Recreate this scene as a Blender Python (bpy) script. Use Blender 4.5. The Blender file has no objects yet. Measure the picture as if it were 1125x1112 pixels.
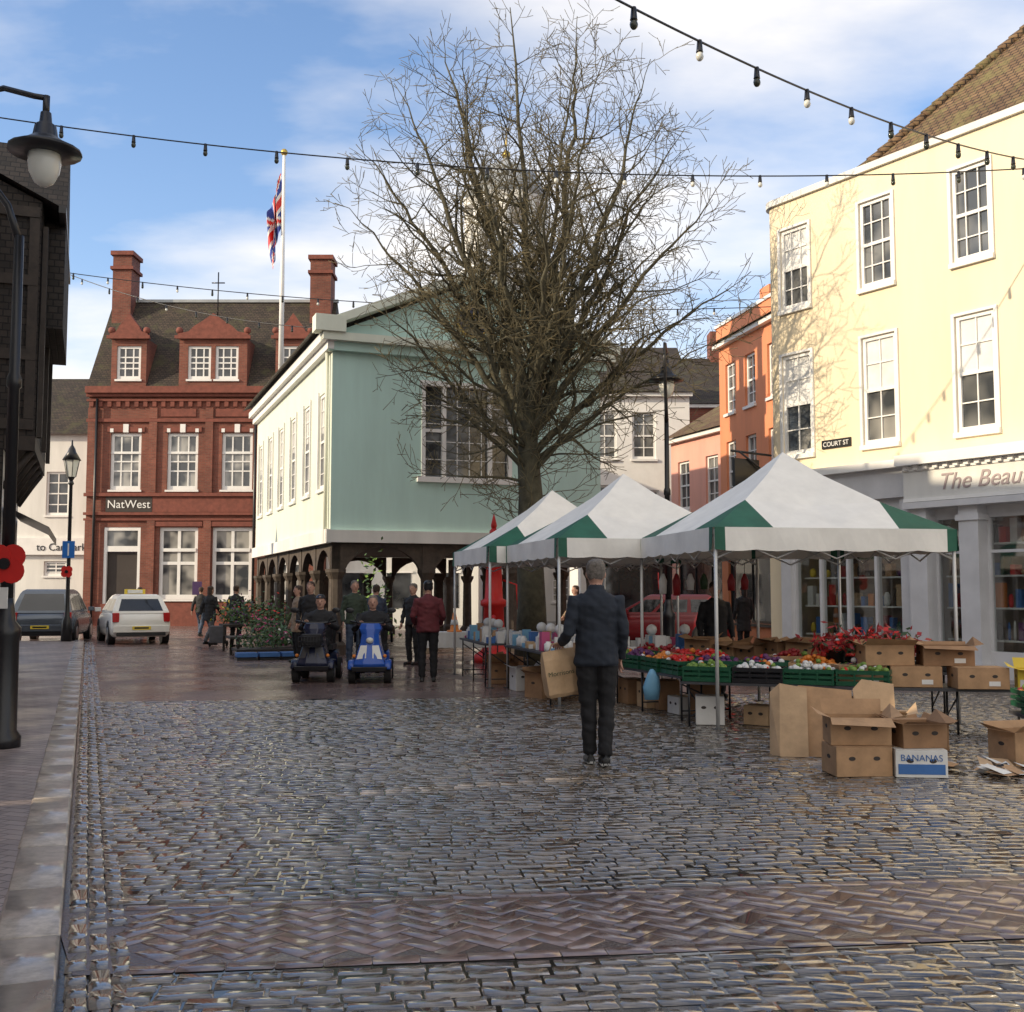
import bpy, math, random
import numpy as np
from mathutils import Vector, Matrix, bvhtree
from mathutils import noise as mn
R=random.Random(11); NR=np.random.RandomState(5)
scene=bpy.context.scene
COL=scene.collection
rad=math.radians
# ------------------------------------------------------------------ materials
M={}
def newmat(name):
    m=bpy.data.materials.new(name); m.use_nodes=True; nt=m.node_tree; nt.nodes.clear()
    out=nt.nodes.new('ShaderNodeOutputMaterial'); b=nt.nodes.new('ShaderNodeBsdfPrincipled')
    nt.links.new(b.outputs[0],out.inputs[0]); M[name]=m
    return m,nt,b
def N(nt,t,**k):
    n=nt.nodes.new(t)
    for a,v in k.items(): setattr(n,a,v)
    return n
def mixrgb(nt,fac,a,b,mode='MIX'):
    n=nt.nodes.new('ShaderNodeMix'); n.data_type='RGBA'; n.blend_type=mode
    for i,v in ((0,fac),(6,a),(7,b)):
        if hasattr(v,'links'): nt.links.new(v,n.inputs[i])
        else: n.inputs[i].default_value = v if i==0 else (tuple(v)+(1,) if len(v)==3 else v)
    return n.outputs[2]
def noise(nt,vec,scale,detail=3,rough=.6):
    n=N(nt,'ShaderNodeTexNoise'); n.inputs['Scale'].default_value=scale; n.inputs['Detail'].default_value=detail
    n.inputs['Roughness'].default_value=rough; nt.links.new(vec,n.inputs['Vector']); return n.outputs['Fac']
def ramp(nt,fac,a,b,ca=(0,0,0,1),cb=(1,1,1,1)):
    n=N(nt,'ShaderNodeValToRGB'); n.color_ramp.elements[0].position=a; n.color_ramp.elements[1].position=b
    n.color_ramp.elements[0].color=ca; n.color_ramp.elements[1].color=cb; nt.links.new(fac,n.inputs[0]); return n.outputs[0]
def bump(nt,b,h,strength=.3,dist=.02):
    n=N(nt,'ShaderNodeBump'); n.inputs['Strength'].default_value=strength; n.inputs['Distance'].default_value=dist
    nt.links.new(h,n.inputs['Height']); nt.links.new(n.outputs[0],b.inputs['Normal'])
def mat(name,col,rough=.7,metal=0,var=.18,scale=1.5,bmp=.15,bscale=30,spec=.5,streak=False):
    m,nt,b=newmat(name); tc=N(nt,'ShaderNodeTexCoord'); v=tc.outputs['Object']
    if streak:
        mp=N(nt,'ShaderNodeMapping'); mp.inputs['Scale'].default_value=(1.6,1.6,.25); nt.links.new(v,mp.inputs[0]); vv=mp.outputs[0]
    else: vv=v
    f=ramp(nt,noise(nt,vv,scale,4,.65),.3,.7)
    c1=[c*(1-var) for c in col]; c2=[min(1,c*(1+var*.6)) for c in col]
    nt.links.new(mixrgb(nt,f,c1,c2),b.inputs['Base Color'])
    b.inputs['Roughness'].default_value=rough; b.inputs['Metallic'].default_value=metal
    b.inputs['Specular IOR Level'].default_value=spec
    if bmp>0: bump(nt,b,noise(nt,v,bscale,2),bmp,.01)
    return m
def brick(name,c1,c2,mort,bw=.225,bh=.075,ms=.008,rough=.8,bs=.5,moss=None,offset=.5,weather=.35,wet=None,uvobj=False,rot=0):
    m,nt,b=newmat(name); tc=N(nt,'ShaderNodeTexCoord'); v=tc.outputs['Object'] if uvobj else tc.outputs['UV']
    if rot:
        mp=N(nt,'ShaderNodeMapping'); mp.inputs['Rotation'].default_value=(0,0,rad(rot)); nt.links.new(v,mp.inputs[0]); v=mp.outputs[0]
    t=N(nt,'ShaderNodeTexBrick'); t.offset=offset; nt.links.new(v,t.inputs['Vector'])
    t.inputs['Scale'].default_value=1; t.inputs['Brick Width'].default_value=bw; t.inputs['Row Height'].default_value=bh
    t.inputs['Mortar Size'].default_value=ms; t.inputs['Mortar Smooth'].default_value=.3; t.inputs['Bias'].default_value=0
    t.inputs['Color1'].default_value=(*c1,1); t.inputs['Color2'].default_value=(*c2,1); t.inputs['Mortar'].default_value=(*mort,1)
    o=tc.outputs['Object']
    n1=ramp(nt,noise(nt,o,.7,5,.7),.3,.72)
    dark=[1-weather]*3
    c=mixrgb(nt,1.0,t.outputs['Color'],mixrgb(nt,n1,dark,(1.15,1.12,1.1)),'MULTIPLY')
    if moss:
        c=mixrgb(nt,ramp(nt,noise(nt,o,1.6,5,.75),.5,.66),c,moss)
    nt.links.new(c,b.inputs['Base Color']); b.inputs['Roughness'].default_value=rough
    if wet:
        nt.links.new(ramp(nt,noise(nt,o,.8,4),.35,.65,(wet[0],)*3+(1,),(wet[1],)*3+(1,)),b.inputs['Roughness'])
    inv=N(nt,'ShaderNodeMath',operation='SUBTRACT'); inv.inputs[0].default_value=1; nt.links.new(t.outputs['Fac'],inv.inputs[1])
    ad=N(nt,'ShaderNodeMath',operation='MULTIPLY_ADD'); nt.links.new(noise(nt,v,9,3),ad.inputs[0]); ad.inputs[1].default_value=.6; nt.links.new(inv.outputs[0],ad.inputs[2])
    bump(nt,b,ad.outputs[0],bs,.012)
    return m
def glass(name,c1,c2,rough=.06):
    m,nt,b=newmat(name); tc=N(nt,'ShaderNodeTexCoord')
    f=ramp(nt,noise(nt,tc.outputs['Object'],.9,2),.42,.6)
    nt.links.new(mixrgb(nt,f,c1,c2),b.inputs['Base Color']); b.inputs['Roughness'].default_value=rough
    b.inputs['Specular IOR Level'].default_value=.9
    bump(nt,b,noise(nt,tc.outputs['Object'],1.7,1),.12,.03)
    return m
def stone(name,ca,cb,rlo,rhi,coat=0,bs=.35):
    m,nt,b=newmat(name); tc=N(nt,'ShaderNodeTexCoord'); at=N(nt,'ShaderNodeAttribute'); at.attribute_name='rnd'
    c=mixrgb(nt,at.outputs['Fac'],ca,cb)
    o=tc.outputs['Object']
    c=mixrgb(nt,1.0,c,mixrgb(nt,ramp(nt,noise(nt,o,14,3,.7),.3,.75),(.65,.63,.6),(1.25,1.2,1.16)),'MULTIPLY')
    wet=noise(nt,o,.38,3,.6)
    c=mixrgb(nt,1.0,c,mixrgb(nt,ramp(nt,wet,.38,.62),(.58,.57,.57),(1.2,1.15,1.08)),'MULTIPLY')
    nt.links.new(c,b.inputs['Base Color'])
    nz=ramp(nt,wet,.36,.64,(rlo,)*3+(1,),(rhi,)*3+(1,))
    nt.links.new(nz,b.inputs['Roughness'])
    b.inputs['Specular IOR Level'].default_value=.9
    if coat: b.inputs['Coat Weight'].default_value=coat; b.inputs['Coat Roughness'].default_value=.06; b.inputs['Coat IOR'].default_value=1.6
    bump(nt,b,noise(nt,o,26,2,.6),bs,.004)
    return m
stone('cobble',(.10,.091,.082),(.30,.265,.225),.1,.24,1.0,.22)
stone('paver',(.2,.135,.125),(.28,.195,.18),.18,.36,.5,.12)
stone('kerbstone',(.36,.34,.32),(.52,.49,.46),.22,.42,.4,.25)
mat('mortar',(.035,.032,.03),.16,var=.35,scale=3,bmp=.2,bscale=50)
mat('water',(.03,.028,.026),.06,var=.2,scale=2,bmp=.1,bscale=9,spec=.8)
mat('groutbrick',(.12,.088,.08),.25,var=.3,scale=3,bmp=.3,bscale=50)
brick('pavebrick',(.25,.205,.19),(.37,.31,.285),(.12,.1,.09),.21,.105,.006,.5,.4,weather=.35,wet=(.28,.55),uvobj=True,rot=21)
brick('roadbrick',(.175,.12,.11),(.26,.175,.16),(.08,.07,.06),.21,.1,.01,.5,.4,weather=.4,wet=(.14,.38),uvobj=True)
brick('redbrick',(.2,.056,.037),(.28,.088,.056),(.19,.12,.09),.225,.075,.009,.85,.4,weather=.45)
mat('redstone',(.2,.06,.04),.8,var=.3,scale=5)
brick('tiledark',(.042,.032,.025),(.08,.058,.042),(.012,.01,.008),.17,.1,.012,.85,.9,moss=(.065,.06,.028))
brick('tileblack',(.018,.015,.013),(.04,.032,.027),(.006,.005,.005),.17,.12,.012,.8,.9)
brick('tilebrown',(.14,.08,.043),(.22,.14,.072),(.03,.02,.015),.17,.1,.012,.85,.9,moss=(.17,.145,.055))
brick('tilegrey',(.14,.13,.115),(.2,.18,.16),(.04,.035,.03),.2,.12,.01,.8,.7)
mat('cream',(.81,.69,.48),.75,var=.09,scale=.8,streak=True,bmp=.1)
mat('mint',(.50,.70,.64),.7,var=.1,scale=.9,streak=True,bmp=.08)
mat('mint_sunlit_and_trim',(.68,.71,.6),.65,var=.08,scale=1,streak=True)  # sunlit look of the hall's left wall put into the colour; also trim
mat('white',(.78,.77,.74),.55,var=.08,scale=2,bmp=.06)
mat('framegrey',(.6,.6,.61),.55,var=.1,scale=2,bmp=.06)
mat('offwhite',(.7,.69,.65),.7,var=.14,scale=.8,streak=True)
mat('pinkwall',(.68,.52,.48),.75,var=.12,scale=.8,streak=True)
mat('coral',(.74,.27,.13),.75,var=.14,scale=.8,streak=True)
mat('salmon',(.78,.38,.29),.75,var=.14,scale=.8,streak=True)
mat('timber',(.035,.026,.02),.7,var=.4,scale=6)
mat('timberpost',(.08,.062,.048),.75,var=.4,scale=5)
mat('black',(.012,.012,.014),.35,var=.2)
mat('blackmat',(.02,.02,.022),.7,var=.2)
mat('metal',(.5,.5,.5),.35,.9,var=.1)
mat('alupole',(.62,.62,.6),.45,.3,var=.1)
mat('darkgrey',(.06,.06,.065),.5)
mat('canvas',(.86,.84,.78),.75,var=.1,scale=2.2,bmp=.5,bscale=4)
mat('canvasgreen',(.02,.12,.075),.7,var=.25,scale=2.2,bmp=.5,bscale=4)
mat('cardboard',(.46,.28,.15),.85,var=.22,scale=5)
mat('cardboard_dark',(.33,.19,.1),.85,var=.22,scale=5)
mat('paper',(.56,.38,.22),.8,var=.18,scale=6)
mat('crategreen',(.01,.085,.04),.45,var=.2)
mat('boxblue',(.05,.16,.42),.6); mat('boxwhite',(.75,.74,.7),.6); mat('yellow',(.75,.55,.05),.6)
mat('red',(.6,.02,.015),.5,var=.2); mat('orange',(.7,.22,.03),.5,var=.2); mat('fruitgreen',(.18,.3,.05),.5,var=.3)
mat('darkred',(.3,.015,.02),.5,var=.3)
mat('purple',(.12,.03,.12),.5); mat('lightblue',(.2,.45,.65),.5)
mat('cloth_white',(.7,.7,.68),.8)
mat('navy',(.018,.024,.036),.85,var=.35,scale=5,bmp=.5,bscale=9)
mat('trouser',(.011,.011,.013),.85,var=.3,scale=7,bmp=.4,bscale=10)
mat('maroon',(.13,.022,.028),.8,var=.3,scale=7); mat('coatblack',(.016,.016,.018),.8,var=.3,scale=7); mat('coatgrey',(.1,.1,.11),.8,var=.3,scale=7)
mat('coatgreen',(.04,.06,.04),.8,var=.3,scale=7); mat('coatbeige',(.3,.22,.15),.8,var=.3,scale=7)
mat('jeans',(.04,.06,.1),.8,var=.3,scale=7); mat('skin',(.52,.3,.22),.6,var=.1); mat('hairgrey',(.17,.15,.13),.8,var=.5,scale=40,bmp=.6,bscale=70)
mat('hairbrown',(.05,.03,.02),.7,var=.4,scale=40); mat('shoe',(.012,.012,.012),.4); mat('sole',(.55,.55,.53),.6)
mat('leafgreen',(.06,.12,.035),.6,var=.4,scale=5); mat('leafdark',(.025,.06,.02),.6,var=.4,scale=5); mat('flowerpink',(.5,.08,.2),.6); mat('flowerwhite',(.7,.68,.6),.6)
mat('bark',(.085,.078,.05),.9,var=.5,scale=5,bmp=.9,bscale=22)
mat('twig',(.14,.115,.06),.85,var=.3,scale=2,bmp=0)
mat('carwhite',(.78,.77,.73),.18,var=.03,bmp=0); mat('cargrey',(.13,.15,.18),.2,.4,var=.05,bmp=0); mat('carred',(.22,.015,.02),.2,var=.05,bmp=0)
mat('plateyellow',(.8,.6,.05),.5); mat('tail',(.5,.01,.01),.2); mat('rubber',(.015,.015,.015),.8)
mat('scooterblue',(.02,.09,.42),.2,var=.05,bmp=0); mat('scooterdark',(.015,.02,.05),.25,bmp=0)
mat('gold',(.6,.42,.1),.4,.6); mat('clockblue',(.02,.03,.08),.4); mat('blueflag',(.04,.07,.32),.8); mat('signblue',(.02,.15,.5),.4)
mat('lampglass',(.66,.66,.6),.15,var=.05,bmp=0); mat('lead',(.34,.36,.37),.5,var=.2)
mat('interior',(.05,.04,.035),.8); mat('shopwall',(.35,.27,.2),.8); mat('purplesign',(.05,.02,.09),.5); mat('bulbdark',(.04,.045,.03),.1,bmp=0)
mat('fasciatext',(.36,.29,.29),.6)
glass('glassdark',(.02,.022,.025),(.07,.075,.08)); glass('glasscurtain',(.05,.055,.06),(.36,.35,.32),.1)
glass('glassgrey',(.05,.055,.06),(.2,.2,.19),.06)
glass('carglass',(.01,.012,.014),(.02,.022,.025),.04)
def shopglass():
    m=bpy.data.materials.new('shopglass'); m.use_nodes=True; nt=m.node_tree; nt.nodes.clear(); M['shopglass']=m
    o=N(nt,'ShaderNodeOutputMaterial'); t=N(nt,'ShaderNodeBsdfTransparent'); g=N(nt,'ShaderNodeBsdfGlossy'); g.inputs['Roughness'].default_value=.03
    mx=N(nt,'ShaderNodeMixShader'); mx.inputs[0].default_value=.15; t.inputs[0].default_value=(.9,.92,.91,1)
    nt.links.new(t.outputs[0],mx.inputs[1]); nt.links.new(g.outputs[0],mx.inputs[2]); nt.links.new(mx.outputs[0],o.inputs[0])
shopglass()
# ------------------------------------------------------------------ geometry accumulator
def sphere_geo(c,r,n=10,m=6):
    vs=[];fs=[]
    for j in range(1,m):
        ph=math.pi*j/m
        for i in range(n):
            th=2*math.pi*i/n; vs.append((c[0]+r[0]*math.sin(ph)*math.cos(th),c[1]+r[1]*math.sin(ph)*math.sin(th),c[2]+r[2]*math.cos(ph)))
    t=len(vs); vs.append((c[0],c[1],c[2]+r[2])); vs.append((c[0],c[1],c[2]-r[2]))
    for j in range(m-2):
        for i in range(n):
            k=(i+1)%n; fs.append((j*n+i,(j+1)*n+i,(j+1)*n+k,j*n+k))
    for i in range(n):
        k=(i+1)%n; fs.append((t,i,k)); fs.append((t+1,(m-2)*n+k,(m-2)*n+i))
    return vs,fs
def tube_geo(pts,radii,n=8,side=None,cap=True):
    vs=[];fs=[]; P=[Vector(p) for p in pts]
    for i,p in enumerate(P):
        t=(P[min(i+1,len(P)-1)]-P[max(i-1,0)])
        if t.length<1e-6: t=Vector((0,0,1))
        t.normalize(); h=Vector(side) if side else (Vector((1,0,0)) if abs(t.x)<.8 else Vector((0,1,0)))
        s=(h-t*h.dot(t)).normalized(); w=t.cross(s)
        r=radii[i]; a,b=(r,r) if not isinstance(r,(tuple,list)) else r
        for k in range(n):
            th=2*math.pi*k/n; vs.append(tuple(p+s*(a*math.cos(th))+w*(b*math.sin(th))))
    for i in range(len(P)-1):
        for k in range(n):
            l=(k+1)%n; fs.append((i*n+k,i*n+l,(i+1)*n+l,(i+1)*n+k))
    if cap:
        fs.append(tuple(range(n-1,-1,-1))); fs.append(tuple((len(P)-1)*n+k for k in range(n)))
    return vs,fs
class Obj:
    def __init__(s,name,loc=(0,0,0),ang=0):
        s.e=bpy.data.objects.new(name,None); s.e.empty_display_size=.3; COL.objects.link(s.e)
        s.e.location=loc; s.e.rotation_euler=(0,0,rad(ang)); s.p={}; s.xf=None
    def add(s,part,m,vs,fs,smooth=False):
        d=s.p.setdefault(part,dict(v=[],f=[],m=[],s=[],uv=[],mats=[]))
        if m not in d['mats']: d['mats'].append(m)
        mi=d['mats'].index(m); o=len(d['v'])
        for f in fs:
            a=Vector(vs[f[0]]);nn=Vector((0,0,0))
            for i in range(1,len(f)-1): nn+=(Vector(vs[f[i]])-a).cross(Vector(vs[f[i+1]])-a)
            ax,ay,az=abs(nn.x),abs(nn.y),abs(nn.z)
            for i in f:
                v=vs[i]
                if ay>=ax and ay>=az*.8: d['uv'].append((v[0],v[2]))
                elif ax>=az*.8: d['uv'].append((v[1],v[2]))
                else: d['uv'].append((v[0],v[1]))
            d['f'].append(tuple(o+i for i in f)); d['m'].append(mi); d['s'].append(smooth)
        if s.xf is not None: vs=[tuple(s.xf@Vector(v)) for v in vs]
        d['v'].extend(vs)
    def box(s,part,m,x0,x1,y0,y1,z0,z1):
        v=[(x0,y0,z0),(x1,y0,z0),(x1,y1,z0),(x0,y1,z0),(x0,y0,z1),(x1,y0,z1),(x1,y1,z1),(x0,y1,z1)]
        s.add(part,m,v,[(0,3,2,1),(4,5,6,7),(0,1,5,4),(1,2,6,5),(2,3,7,6),(3,0,4,7)])
    def tube(s,part,m,pts,radii,n=8,smooth=True,side=None):
        if not isinstance(radii,(list,tuple)): radii=[radii]*len(pts)
        v,f=tube_geo(pts,radii,n,side); s.add(part,m,v,f,smooth)
    def sph(s,part,m,c,r,n=10,mm=6):
        if not isinstance(r,(list,tuple)): r=(r,r,r)
        v,f=sphere_geo(c,r,n,mm); s.add(part,m,v,f,True)
    def lathe(s,part,m,prof,c=(0,0),n=14,smooth=True):
        vs=[];fs=[]
        for r,z in prof:
            for k in range(n):
                th=2*math.pi*k/n; vs.append((c[0]+r*math.cos(th),c[1]+r*math.sin(th),z))
        for i in range(len(prof)-1):
            for k in range(n):
                l=(k+1)%n; fs.append((i*n+k,i*n+l,(i+1)*n+l,(i+1)*n+k))
        fs.append(tuple(range(n-1,-1,-1))); fs.append(tuple((len(prof)-1)*n+k for k in range(n)))
        s.add(part,m,vs,fs,smooth)
    def poly(s,part,m,vs): s.add(part,m,vs,[tuple(range(len(vs)))])
    def prism(s,part,m,poly,y0,y1):
        n=len(poly); vs=[(x,y0,z) for x,z in poly]+[(x,y1,z) for x,z in poly]
        s.add(part,m,vs,[tuple(range(n)),tuple(range(2*n-1,n-1,-1))]+[(i,i+n,(i+1)%n+n,(i+1)%n) for i in range(n)])
    def loft(s,part,m,rings,smooth=True,mf=None):
        n=len(rings[0]); vs=[v for r in rings for v in r]
        groups={}
        for i in range(len(rings)-1):
            for k in range(n):
                l=(k+1)%n; mm=mf(i,k) if mf else m
                groups.setdefault(mm,[]).append((i*n+k,i*n+l,(i+1)*n+l,(i+1)*n+k))
        groups.setdefault(m,[]).extend([tuple(range(n-1,-1,-1)),tuple((len(rings)-1)*n+k for k in range(n))])
        for mm,fs in groups.items():
            s.add(part,mm,vs,fs,smooth)
    def text(s,part,m,body,size,loc,rot=(90,0,0),ext=.004,align='CENTER',shear=0):
        c=bpy.data.curves.new(part,'FONT'); c.body=body; c.size=size; c.extrude=ext; c.align_x=align; c.shear=shear; c.materials.append(M[m])
        o=bpy.data.objects.new(part,c); COL.objects.link(o); o.parent=s.e
        mt=Matrix.Translation(loc)@Matrix.Rotation(rad(rot[2]),4,'Z')@Matrix.Rotation(rad(rot[0]),4,'X')
        o.matrix_local=(s.xf@mt) if s.xf is not None else mt
    def done(s,bevel=0):
        for part,d in s.p.items():
            me=bpy.data.meshes.new(part); me.from_pydata(d['v'],[],d['f'])
            for m in d['mats']: me.materials.append(M[m])
            me.polygons.foreach_set('material_index',d['m']); me.polygons.foreach_set('use_smooth',d['s'])
            uv=me.uv_layers.new(name='UVMap'); uv.data.foreach_set('uv',[c for u in d['uv'] for c in u])
            me.update(); o=bpy.data.objects.new(part,me); COL.objects.link(o); o.parent=s.e
            if bevel and any(d['s'])==False:
                b=o.modifiers.new('b','BEVEL'); b.width=bevel; b.segments=1; b.limit_method='ANGLE'
        return s.e
def wall(o,part,m,x0,x1,z0,z1,ops,y=0,th=.18,rm=None):
    xs=sorted(set([x0,x1]+[v for p in ops for v in p[:2]])); zs=sorted(set([z0,z1]+[v for p in ops for v in p[2:4]]))
    vs=[];fs=[]
    for i in range(len(xs)-1):
        for j in range(len(zs)-1):
            cx=(xs[i]+xs[i+1])/2;cz=(zs[j]+zs[j+1])/2
            if any(p[0]<cx<p[1] and p[2]<cz<p[3] for p in ops): continue
            k=len(vs); vs+=[(xs[i],y,zs[j]),(xs[i+1],y,zs[j]),(xs[i+1],y,zs[j+1]),(xs[i],y,zs[j+1])]; fs.append((k,k+1,k+2,k+3))
    o.add(part,m,vs,fs)
    for a,b,c,d in [p[:4] for p in ops]:
        v=[(a,y,c),(b,y,c),(b,y,d),(a,y,d),(a,y+th,c),(b,y+th,c),(b,y+th,d),(a,y+th,d)]
        o.add(part,rm or m,v,[(0,4,5,1),(1,5,6,2),(2,6,7,3),(3,7,4,0)])
def window(o,x0,x1,z0,z1,y=0,dep=.13,nx=2,nz=4,fr='white',gl='glassdark',sash=True,sill=True,fw=.06,bar=.022,part='windows',blind=0):
    yf=y+dep-.05
    o.box(part,gl,x0,x1,y+dep,y+dep+.02,z0,z1)
    if blind: o.box(part,'cloth_white',x0+.02,x1-.02,y+dep-.008,y+dep-.002,z1-(z1-z0)*blind,z1-.02)
    o.box(part,fr,x0,x0+fw,yf,y+dep-.001,z0,z1); o.box(part,fr,x1-fw,x1,yf,y+dep-.001,z0,z1)
    o.box(part,fr,x0+fw,x1-fw,yf,y+dep-.001,z1-fw,z1); o.box(part,fr,x0+fw,x1-fw,yf,y+dep-.001,z0,z0+fw*1.3)
    zm=(z0+z1)/2
    if sash: o.box(part,fr,x0+fw,x1-fw,yf+.005,y+dep-.002,zm-.03,zm+.03)
    for i in range(1,nx):
        x=x0+(x1-x0)*i/nx; o.box(part,fr,x-bar/2,x+bar/2,yf+.015,y+dep-.003,z0+fw,z1-fw)
    for j in range(1,nz):
        z=z0+(z1-z0)*j/nz
        if sash and abs(z-zm)<.05: continue
        o.box(part,fr,x0+fw,x1-fw,yf+.017,y+dep-.004,z-bar/2,z+bar/2)
    if sill: o.box(part,fr,x0-.06,x1+.06,y-.07,y+.05,z0-.09,z0-.003)
def mesh_obj(name,vs,fs,mname,smooth=False,rnd=None,uv=False):
    me=bpy.data.meshes.new(name); me.from_pydata(vs,[],fs); me.materials.append(M[mname])
    if smooth: me.polygons.foreach_set('use_smooth',[True]*len(me.polygons))
    if rnd is not None:
        a=me.attributes.new('rnd','FLOAT','POINT'); a.data.foreach_set('value',np.asarray(rnd,dtype=np.float32))
    me.update(); o=bpy.data.objects.new(name,me); COL.objects.link(o); return o
# ------------------------------------------------------------------ ground
SL=-.382
mesh_obj('ground',[(-600,-300,-.004),(600,-300,-.004),(600,900,-.004),(-600,900,-.004)],[(0,1,2,3)],'mortar')
A7=rad(7); cu,su=math.cos(A7),math.sin(A7)
FO=Vector((5.3,22.8)); FN=Vector((-.831,-.556))
def fdist(x,y): return (x-FO.x)*FN.x+(y-FO.y)*FN.y
def setts(name,items,mname,top=.012,edge=-.002,jit=.004,tilt=.02,rim=(.016,.014),smooth=True,hz=.0022):
    I=np.array(items); n=len(I)
    g=np.array([-1,-.6,.6,1.]); U,V=np.meshgrid(g,g,indexing='ij'); U=U.ravel();V=V.ravel()
    eu=(abs(U)>.99); ev=(abs(V)>.99); edgem=eu|ev; corner=eu&ev
    Z=np.where(edgem,edge,top)[None,:].repeat(n,0)
    hl=I[:,3:4];hw=I[:,4:5]
    Ux=np.where(eu,U*hl,np.sign(U)*np.maximum(hl-rim[0],hl*.4)); Vx=np.where(ev,V*hw,np.sign(V)*np.maximum(hw-rim[1],hw*.4))
    Ux=np.where(corner,Ux*.95,Ux); Vx=np.where(corner,Vx*.93,Vx)
    tx=NR.normal(0,tilt,(n,1));ty=NR.normal(0,tilt,(n,1))
    Z=Z+NR.normal(0,hz,(n,1))+np.where(edgem,0,1)*(Ux*tx+Vx*ty*1.3)+NR.normal(0,.0006,(n,16))*np.where(edgem,0,1)
    J=NR.normal(0,jit,(2,n,16)); Ux=Ux+J[0]; Vx=Vx+J[1]
    c=np.cos(I[:,2:3]);s=np.sin(I[:,2:3])
    X=I[:,0:1]+Ux*c-Vx*s; Y=I[:,1:2]+Ux*s+Vx*c
    vs=np.stack([X,Y,Z],-1).reshape(-1,3)
    q=[]
    for i in range(3):
        for j in range(3): q.append((i*4+j,(i+1)*4+j,(i+1)*4+j+1,i*4+j+1))
    q=np.array(q); fs=(q[None]+16*np.arange(n)[:,None,None]).reshape(-1,4)
    rnd=NR.beta(1.6,2.2,n).repeat(16)
    return mesh_obj(name,vs.tolist(),fs.tolist(),mname,smooth,rnd)
items=[]
v=1.0
def wave(u,v): return .05*math.sin(u*.55+v*.3)+.025*math.sin(u*1.7+v*1.1)
while v<16.2:
    p=R.uniform(.085,.105)
    if 4.72<v<5.78: v=5.80
    elif v<4.72 and v+p>4.76: p=max(.06,4.76-v)
    u=-9+R.random()*.2
    while u<15:
        L=R.uniform(.11,.23); uc=u+L/2; w=wave(uc,v)*min(1,max(0,(v-5.9)/2))
        vv=v+p/2+w
        x=uc*cu-vv*su; y=uc*su+vv*cu
        if x>.2+SL*y and fdist(x,y)>1.72 and y<60 and x<16:
            items.append((x,y,A7+R.gauss(0,.01),L/2-.004,p/2-.0035))
        u+=L
    v+=p
    if 4.74<v<4.78: v=5.80
setts('cobblestones',items,'cobble',top=.0078,edge=.001,jit=.0022,tilt=.024,rim=(.008,.007),hz=.0016)
# thin film of rain water lying in the joints between the setts
vs=[];fs=[];nx_,ny_=90,80
for j in range(ny_+1):
    for i in range(nx_+1):
        y=1.2+j*(15.0/ny_); x0=.14+SL*y; x=x0+(9.5-x0)*i/nx_
        z=.0022+.0035*mn.noise(Vector((x*.55,y*.4,3)))+.001*mn.noise(Vector((x*2.1,y*1.7,9)))
        vs.append((x,y,max(-.001,min(.0042,z))))
for j in range(ny_):
    for i in range(nx_): fs.append((j*(nx_+1)+i,j*(nx_+1)+i+1,(j+1)*(nx_+1)+i+1,(j+1)*(nx_+1)+i))
mesh_obj('puddle_water',vs,fs,'water',True)
items=[]; a45=A7+rad(45)
for i in range(-90,140):
    for k in range(-90,90):
        bx=.1*i+.2*k; by=.1*i-.2*k
        for t in (0,1):
            if t==0: cx,cy,an=bx+.1,by+.05,0
            else: cx,cy,an=bx+.05,by+.2,math.pi/2
            X=cx*math.cos(a45)-cy*math.sin(a45); Y=cx*math.sin(a45)+cy*math.cos(a45)
            Y+=5; vv=-X*su+Y*cu
            if 4.90<vv<5.65 and X>.2+SL*Y+.04 and fdist(X,Y)>1.72 and -3<X<9:
                items.append((X,Y,a45+an,.0978,.0478))
for vv in (4.81,5.74):
    u=-4
    while u<9:
        X=(u+.1)*cu-vv*su; Y=(u+.1)*su+vv*cu
        if X>.2+SL*Y and fdist(X,Y)>1.72: items.append((X,Y,A7,.0978,.047))
        u+=.2
setts('herringbone_paving',items,'paver',top=.0072,edge=.0058,jit=.0008,tilt=.004,rim=(.004,.004),hz=.0004)
def vpt(u,vv): return (u*cu-vv*su,u*su+vv*cu,.0050)
mesh_obj('herringbone_bed',[vpt(-1.2,4.78),vpt(9,4.78),vpt(9,5.77),vpt(-1.55,5.77)],[(0,1,2,3)],'groutbrick')
items=[]; sang=math.atan2(1,SL)
for c in (-.012,.082,.172):
    y=.5
    while y<34:
        L=R.uniform(.14,.26); yc=y+L*.467; items.append((c+.01+SL*yc,yc,sang+R.gauss(0,.02),L/2-.005,.042)); y+=L*.934
setts('gutter_setts',items,'cobble',top=.0085,edge=.001,jit=.003,rim=(.009,.009))
items=[]; y=.3
while y<33:
    L=R.uniform(.55,1.0); yc=y+L*.467; items.append((-.215+SL*yc,yc,sang,L/2-.003,.13)); y+=L*.934
setts('kerb',items,'kerbstone',top=.105,edge=.092,jit=.002,tilt=.003,rim=(.006,.015))
mesh_obj('kerb_face',[(-.078+SL*0,0,-.004),(-.078+SL*33,33,-.004),(-.083+SL*33,33,.093),(-.083,0,.093)],[(0,1,2,3)],'kerbstone')
mesh_obj('pavement',[(-.34,0,.096),(-.34+SL*33,33,.096),(-2.4+SL*33,33,.096),(-5+SL*22,22,.096),(-5,-6,.096),(-.34+2,-6,.096)],[(0,1,2,3,4,5)],'pavebrick')
mesh_obj('brick_road',[(-34,15.0,.003),(-6.2,15.2,.003),(12,17.3,.003),(40,20,.003),(40,49.9,.003),(-34,49.9,.003)],[(0,1,2,3,4,5)],'roadbrick')
O=Obj('right_pavement',(FO.x,FO.y,0),-56.2)
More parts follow.
